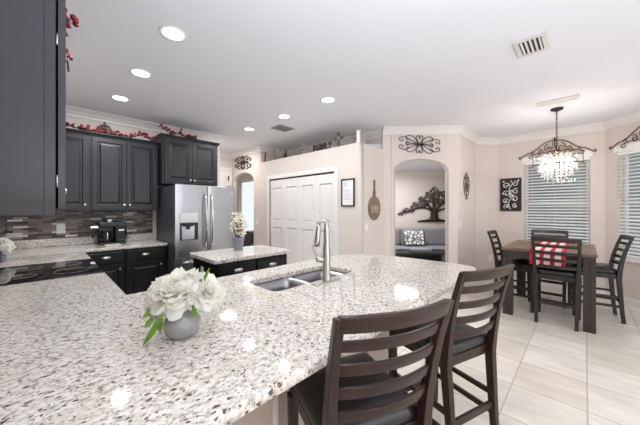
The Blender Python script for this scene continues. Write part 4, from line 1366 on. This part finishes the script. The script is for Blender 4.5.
def vent(name, label, x, y, w, d, rz, m, slats, ms):
    t = thing(name, label, 'vent', (x, y, CEIL), rz)
    f = .032
    MB().box(-w / 2, w / 2, -d / 2, -d / 2 + f, -.012, -.0005).box(-w / 2, w / 2, d / 2 - f, d / 2, -.012, -.0005).box(-w / 2, -w / 2 + f, -d / 2 + f, d / 2 - f, -.012, -.0005).box(w / 2 - f, w / 2, -d / 2 + f, d / 2 - f, -.012, -.0005).build('frame', m, t, .002)
    MB().box(-w / 2 + f, w / 2 - f, -d / 2 + f, d / 2 - f, -.003, -.0005).build('backing', ms, t)
    mb = MB()
    for i in range(slats):
        x0 = -w / 2 + f + (w - 2 * f) * (i + .5) / slats
        mb.loft([[(x0 - .008, y_, -.004), (x0 + .004, y_, -.012), (x0 + .006, y_, -.010), (x0 - .006, y_, -.002)] for y_ in (-d / 2 + f, d / 2 - f)], True, False)
    mb.build('louvers', m, t)
vent('ceiling_vent', 'white louvered ceiling vent at the upper right', 2.81, .315, .21, .30, R(90), M['ventwhite'], 5, M['ventslot'])
vent('ceiling_vent', 'dark ceiling vent beside the right row of lights', 2.80, 3.61, .30, .26, 0, M['greymetal'], 6, M['ventslot'])
vent('ceiling_vent', 'long white ceiling register behind the chandelier canopy', 4.475, .245, .16, .40, 0, M['ventwhite'], 3, M['greymetal'])

def chandelier():
    X, Y = 4.83, .27
    t = thing('chandelier', 'drum chandelier of hanging crystals over the dining table', 'chandelier', (X, Y, 0))
    MB().lathe([(.003, CEIL - .04), (.03, CEIL - .036), (.065, CEIL - .02), (.07, CEIL - .001)], 24).build('canopy', M['iron'], t)
    ch = MB(); z = CEIL - .045; k = 0
    while z > 2.24:
        c = []
        for i in range(12):
            a = 2 * PI * i / 12
            u, v = .011 * math.cos(a), .021 * math.sin(a)
            c.append((u, 0, z - .02 + v) if k % 2 else (0, u, z - .02 + v))
        ch.tube(c, .0028, 5, True); z -= .033; k += 1
    ch.build('chain', M['bronze'], t)
    MB().tube([(.012, .004, CEIL - .04), (.02, .01, 2.55), (-.012, .006, 2.4), (.006, 0, 2.2)], .003, 5).build('wire', M['bronze'], t)
    MB().lathe([(.004, 2.26), (.014, 2.25), (.012, 2.19), (.02, 2.17), (.016, 2.12), (.004, 2.11)], 14).build('hub', M['bronze'], t)
    def ring(z, r, rr): return MB().tube([(r * math.cos(2 * PI * i / 40), r * math.sin(2 * PI * i / 40), z) for i in range(40)], rr, 6, True)
    for z, r in ((2.135, .262), (1.985, .262)):
        ring(z, r, .007).build('drum_ring', M['bronze'], t)
    for k in range(6):
        a = 2 * PI * k / 6 + .2; c_, s_ = math.cos(a), math.sin(a)
        arm = catmull([(.015, 2.19), (.07, 2.225), (.14, 2.20), (.20, 2.15), (.255, 2.135)])
        MB().tube([(r * c_, r * s_, z) for r, z in arm], .006, 6).tube([(r * c_, r * s_, z) for r, z in spiral((.10, 2.17), .035, 1.2, 1.0)], .004, 5).build('scroll_arm', M['bronze'], t)
    for k in range(8):
        a = 2 * PI * k / 8; c_, s_ = math.cos(a), math.sin(a); r = .255
        pts = catmull([(0, 1.985), (.04, 2.02), (-.04, 2.06), (.04, 2.10), (0, 2.135)])
        MB().tube([(r * math.cos(a + u / r), r * math.sin(a + u / r), z) for u, z in pts], .004, 5).build('drum_scroll', M['bronze'], t)
    def strand(L, n):
        mb = MB(); z = 0
        for i in range(n):
            h = L / n * .9; r = .012 if i < n - 1 else .017
            hh = h if i < n - 1 else h * 1.25
            mb.lathe([(.0015, z), (r * .8, z - hh * .3), (r, z - hh * .5), (r * .6, z - hh * .8), (.0015, z - hh)], 6, smooth=False)
            z -= L / n
        return mb
    tiers = ((.195, 22, 2.135, .22, 5), (.155, 18, 2.13, .29, 6), (.10, 12, 2.13, .345, 7), (.045, 6, 2.13, .375, 8))
    for r, n, z, L, b in tiers:
        ring(z, r, .004).build('tier_ring', M['bronze'], t)
        first = None
        for i in range(n):
            a = 2 * PI * i / n
            if first is None: q = first = strand(L, b).build('crystal_strand', M['crystal'], t)
            else: q = first.copy(); COL.objects.link(q); q.parent = t
            q.location = (r * math.cos(a), r * math.sin(a), z - .002 - .012 * (i % 2)); q.rotation_euler = (0, 0, a * 3)
    for k in range(4):
        a = PI / 2 * k + .4
        MB().ball((.125 * math.cos(a), .125 * math.sin(a), 2.06), .02, 10, 6, (1, 1, 1.7)).build('bulb', M['bulb'], t)
    for k in range(4):
        a = PI / 2 * k + .4
        lamp('chandelier_lamp', 'POINT', (X + .125 * math.cos(a), Y + .125 * math.sin(a), 1.99), CHANDELIER_POWER / 4, (1, .90, .80), .03)
chandelier()

# ------------------------------------------------------------------ living room beyond the arch
rzl = R(AZ - 90)
def sofa():
    c = uv(2.39, 6.90)
    t = thing('sofa', 'grey fabric sofa seen through the living room arch', 'sofa', (c[0], c[1], 0), rzl)
    W = 1.10
    MB().box(-W, W, -.38, .42, .09, .30).build('base', M['sofa'], t, .02)
    for x0 in (-.93, -.31, .31):
        x1 = x0 + .62
        MB().box(x0 + .004, x1, -.42, .16, .302, .45).build('seat_cushion', M['sofa'], t, .04, 3)
        MB().box(x0 + .006, x1 - .004, .10, .30, .452, .89).build('back_cushion', M['sofa'], t, .05, 3)
    MB().box(-W, W, .301, .43, .302, .80).build('backrest', M['sofa'], t, .03)
    for s in (-1, 1):
        MB().box(min(s * W, s * (W - .17)), max(s * W, s * (W - .17)), -.40, .30, .302, .62).build('arm', M['sofa'], t, .03)
        for y in (-.32, .36): MB().box(s * (W - .12) - .03, s * (W - .12) + .03, y - .03, y + .03, 0, .09).build('foot', M['black'], t)
sofa()
mb = MB()
rings = []
for k, y in ((.9, -.055), (1.0, -.03), (1.0, 0), (1.0, .03), (.9, .055)):
    rings.append([(.84 * x * k * (1 - .06 * (1 - abs(x / .29))), y, z * k) for x, z in [(-.29, -.19), (-.15, -.18), (0, -.175), (.15, -.18), (.29, -.19), (.28, 0), (.29, .19), (.15, .18), (0, .175), (-.15, .18), (-.29, .19), (-.28, 0)]])
mb.loft(rings, True, True)
p = uv(2.38, 6.86)
o = mb.build('throw_pillow', M['pillow'])
tag(o, 'white and grey patterned throw pillow leaning on the grey sofa', 'pillow', loc=(p[0], p[1], .655), rz=rzl)
o.rotation_euler = (R(-14), 0, rzl)
def coffee_table():
    c = uv(2.2, 6.0)
    t = thing('coffee_table', 'low black coffee table in front of the sofa, through the arch', 'table', (c[0], c[1], 0), rzl)
    MB().box(-.62, .62, -.3, .3, .42, .46).build('tabletop', M['tableblack'], t, .004)
    MB().box(-.58, .58, -.26, .26, .16, .20).build('shelf', M['tableblack'], t, .004)
    for sx in (-1, 1):
        for sy in (-1, 1): MB().box(sx * .57 - .03, sx * .57 + .03, sy * .25 - .03, sy * .25 + .03, 0, .42).build('leg', M['tableblack'], t)
    MB().box(-.55, .55, .20, .24, .20, .42).build('back_panel', M['tableblack'], t)
coffee_table()
c = uv(2.2, 5.97)
o = MB().box(-.22, .22, -.12, .12, 0, .05).box(-.20, .20, -.10, .10, .05, .058).build('serving_tray', M['greymetal'], None, .006)
tag(o, 'grey tray on the low black coffee table', 'tray', loc=(c[0], c[1], .4605), rz=rzl)

def tree_art():
    c = uv(3.10, 7.398)
    t = thing('tree_wall_art', 'dark metal spreading tree silhouette on the wall above the sofa', 'wall decor', (c[0], c[1], 1.065), rzl)
    rnd = random.Random(9)
    tr = MB()
    y = -.022
    def br(P, r0, r1):
        P = catmull(P, 6); n = len(P)
        tr.tube([(x, y, z) for x, z in P], [r0 + (r1 - r0) * i / (n - 1) for i in range(n)], 6)
    for P, a, b in (([(-.10, .0), (-.05, .12), (-.06, .28), (-.13, .40), (-.25, .46)], .06, .02), ([(.0, .0), (.02, .2), (.0, .42), (-.04, .62)], .09, .02), ([(.10, 0), (.06, .15), (.09, .32), (.20, .45), (.32, .52)], .06, .02),
                    ([(-.06, .28), (-.25, .36), (-.45, .34), (-.66, .27), (-.86, .22)], .03, .012), ([(.05, .25), (.25, .32), (.45, .38)], .03, .012), ([(-.05, .3), (-.2, .5), (-.3, .6)], .025, .01), ([(.03, .4), (.12, .6), (.16, .7)], .025, .01),
                    ([(-.10, .02), (-.25, .0), (-.40, -.005)], .05, .012), ([(.10, .02), (.28, .0), (.42, -.005)], .05, .012)):
        br(P, a, b)
    tr.box(-.44, .50, -.03, -.002, -.03, .0)
    tr.build('trunk', M['iron'], t)
    blobs = [(-.90, .19, .07), (-.78, .27, .10), (-.64, .30, .11), (-.52, .42, .11), (-.40, .44, .12), (-.34, .58, .10), (-.20, .56, .14), (-.12, .72, .12), (.02, .82, .11), (.10, .70, .13), (.24, .74, .10), (.30, .58, .14), (.42, .46, .13), (.48, .62, .10), (-.02, .60, .12), (.16, .52, .10), (.52, .36, .09), (-.26, .40, .08)]
    for bx, bz, r in blobs:
        mb = MB()
        for k in range(int(1900 * r * r) + 10):
            a = rnd.uniform(0, 2 * PI); q = r * math.sqrt(rnd.random()); x, z = bx + q * math.cos(a), bz + q * math.sin(a) * .85
            b = rnd.uniform(0, 2 * PI); L = rnd.uniform(.05, .085)
            dx, dz = math.cos(b), math.sin(b); w = L * .42
            yy = -.012 - rnd.random() * .02
            P = [(x - dx * L / 2, z - dz * L / 2), (x + dz * w / 2, z - dx * w / 2), (x + dx * L / 2, z + dz * L / 2), (x - dz * w / 2, z + dx * w / 2)]
            mb.add([(u, yy, v) for u, v in P] + [(u, yy + .003, v) for u, v in P], [(0, 1, 2, 3), (7, 6, 5, 4), (0, 4, 5, 1), (1, 5, 6, 2), (2, 6, 7, 3), (3, 7, 4, 0)])
        mb.build('foliage', mat('bronze_leaf', (92, 82, 78), 0.6, 0.2) if not bpy.data.materials.get('bronze_leaf') else bpy.data.materials['bronze_leaf'], t)
tree_art()

# ------------------------------------------------------------------ side room beyond the narrow arch
def sideboard():
    t = thing('sideboard', 'dark wooden sideboard seen through the narrow hall arch', 'sideboard', (3.95, 6.35, 0), R(-90))
    MB().box(-.55, .55, 0, .40, .08, .74).build('body', M['sideboard'], t, .004)
    MB().box(-.57, .57, -.02, .42, .7405, .765).build('top', M['sideboard'], t, .003)
    for x0 in (-.53, .01):
        q = MB().panel(x0, x0 + .52, .12, .70, DOOR, y=-.001).build('door', M['sideboard'], t)
        knob(x0 + (.48 if x0 < 0 else .04), -.021, .45, q)
    for x in (-.5, .5):
        for y in (.04, .36): MB().box(x - .025, x + .025, y - .025, y + .025, 0, .08).build('foot', M['sideboard'], t)
sideboard()
mb = MB().lathe([(.05, 0), (.06, .01), (.062, .16), (.05, .20), (.025, .24), (.025, .30), (.03, .305), (.003, .306)], 18)
tag(mb.build('bottle', M['vaseblue']), 'grey blue bottle on the sideboard beyond the narrow arch', 'bottle', loc=(4.14, 6.42, .766))
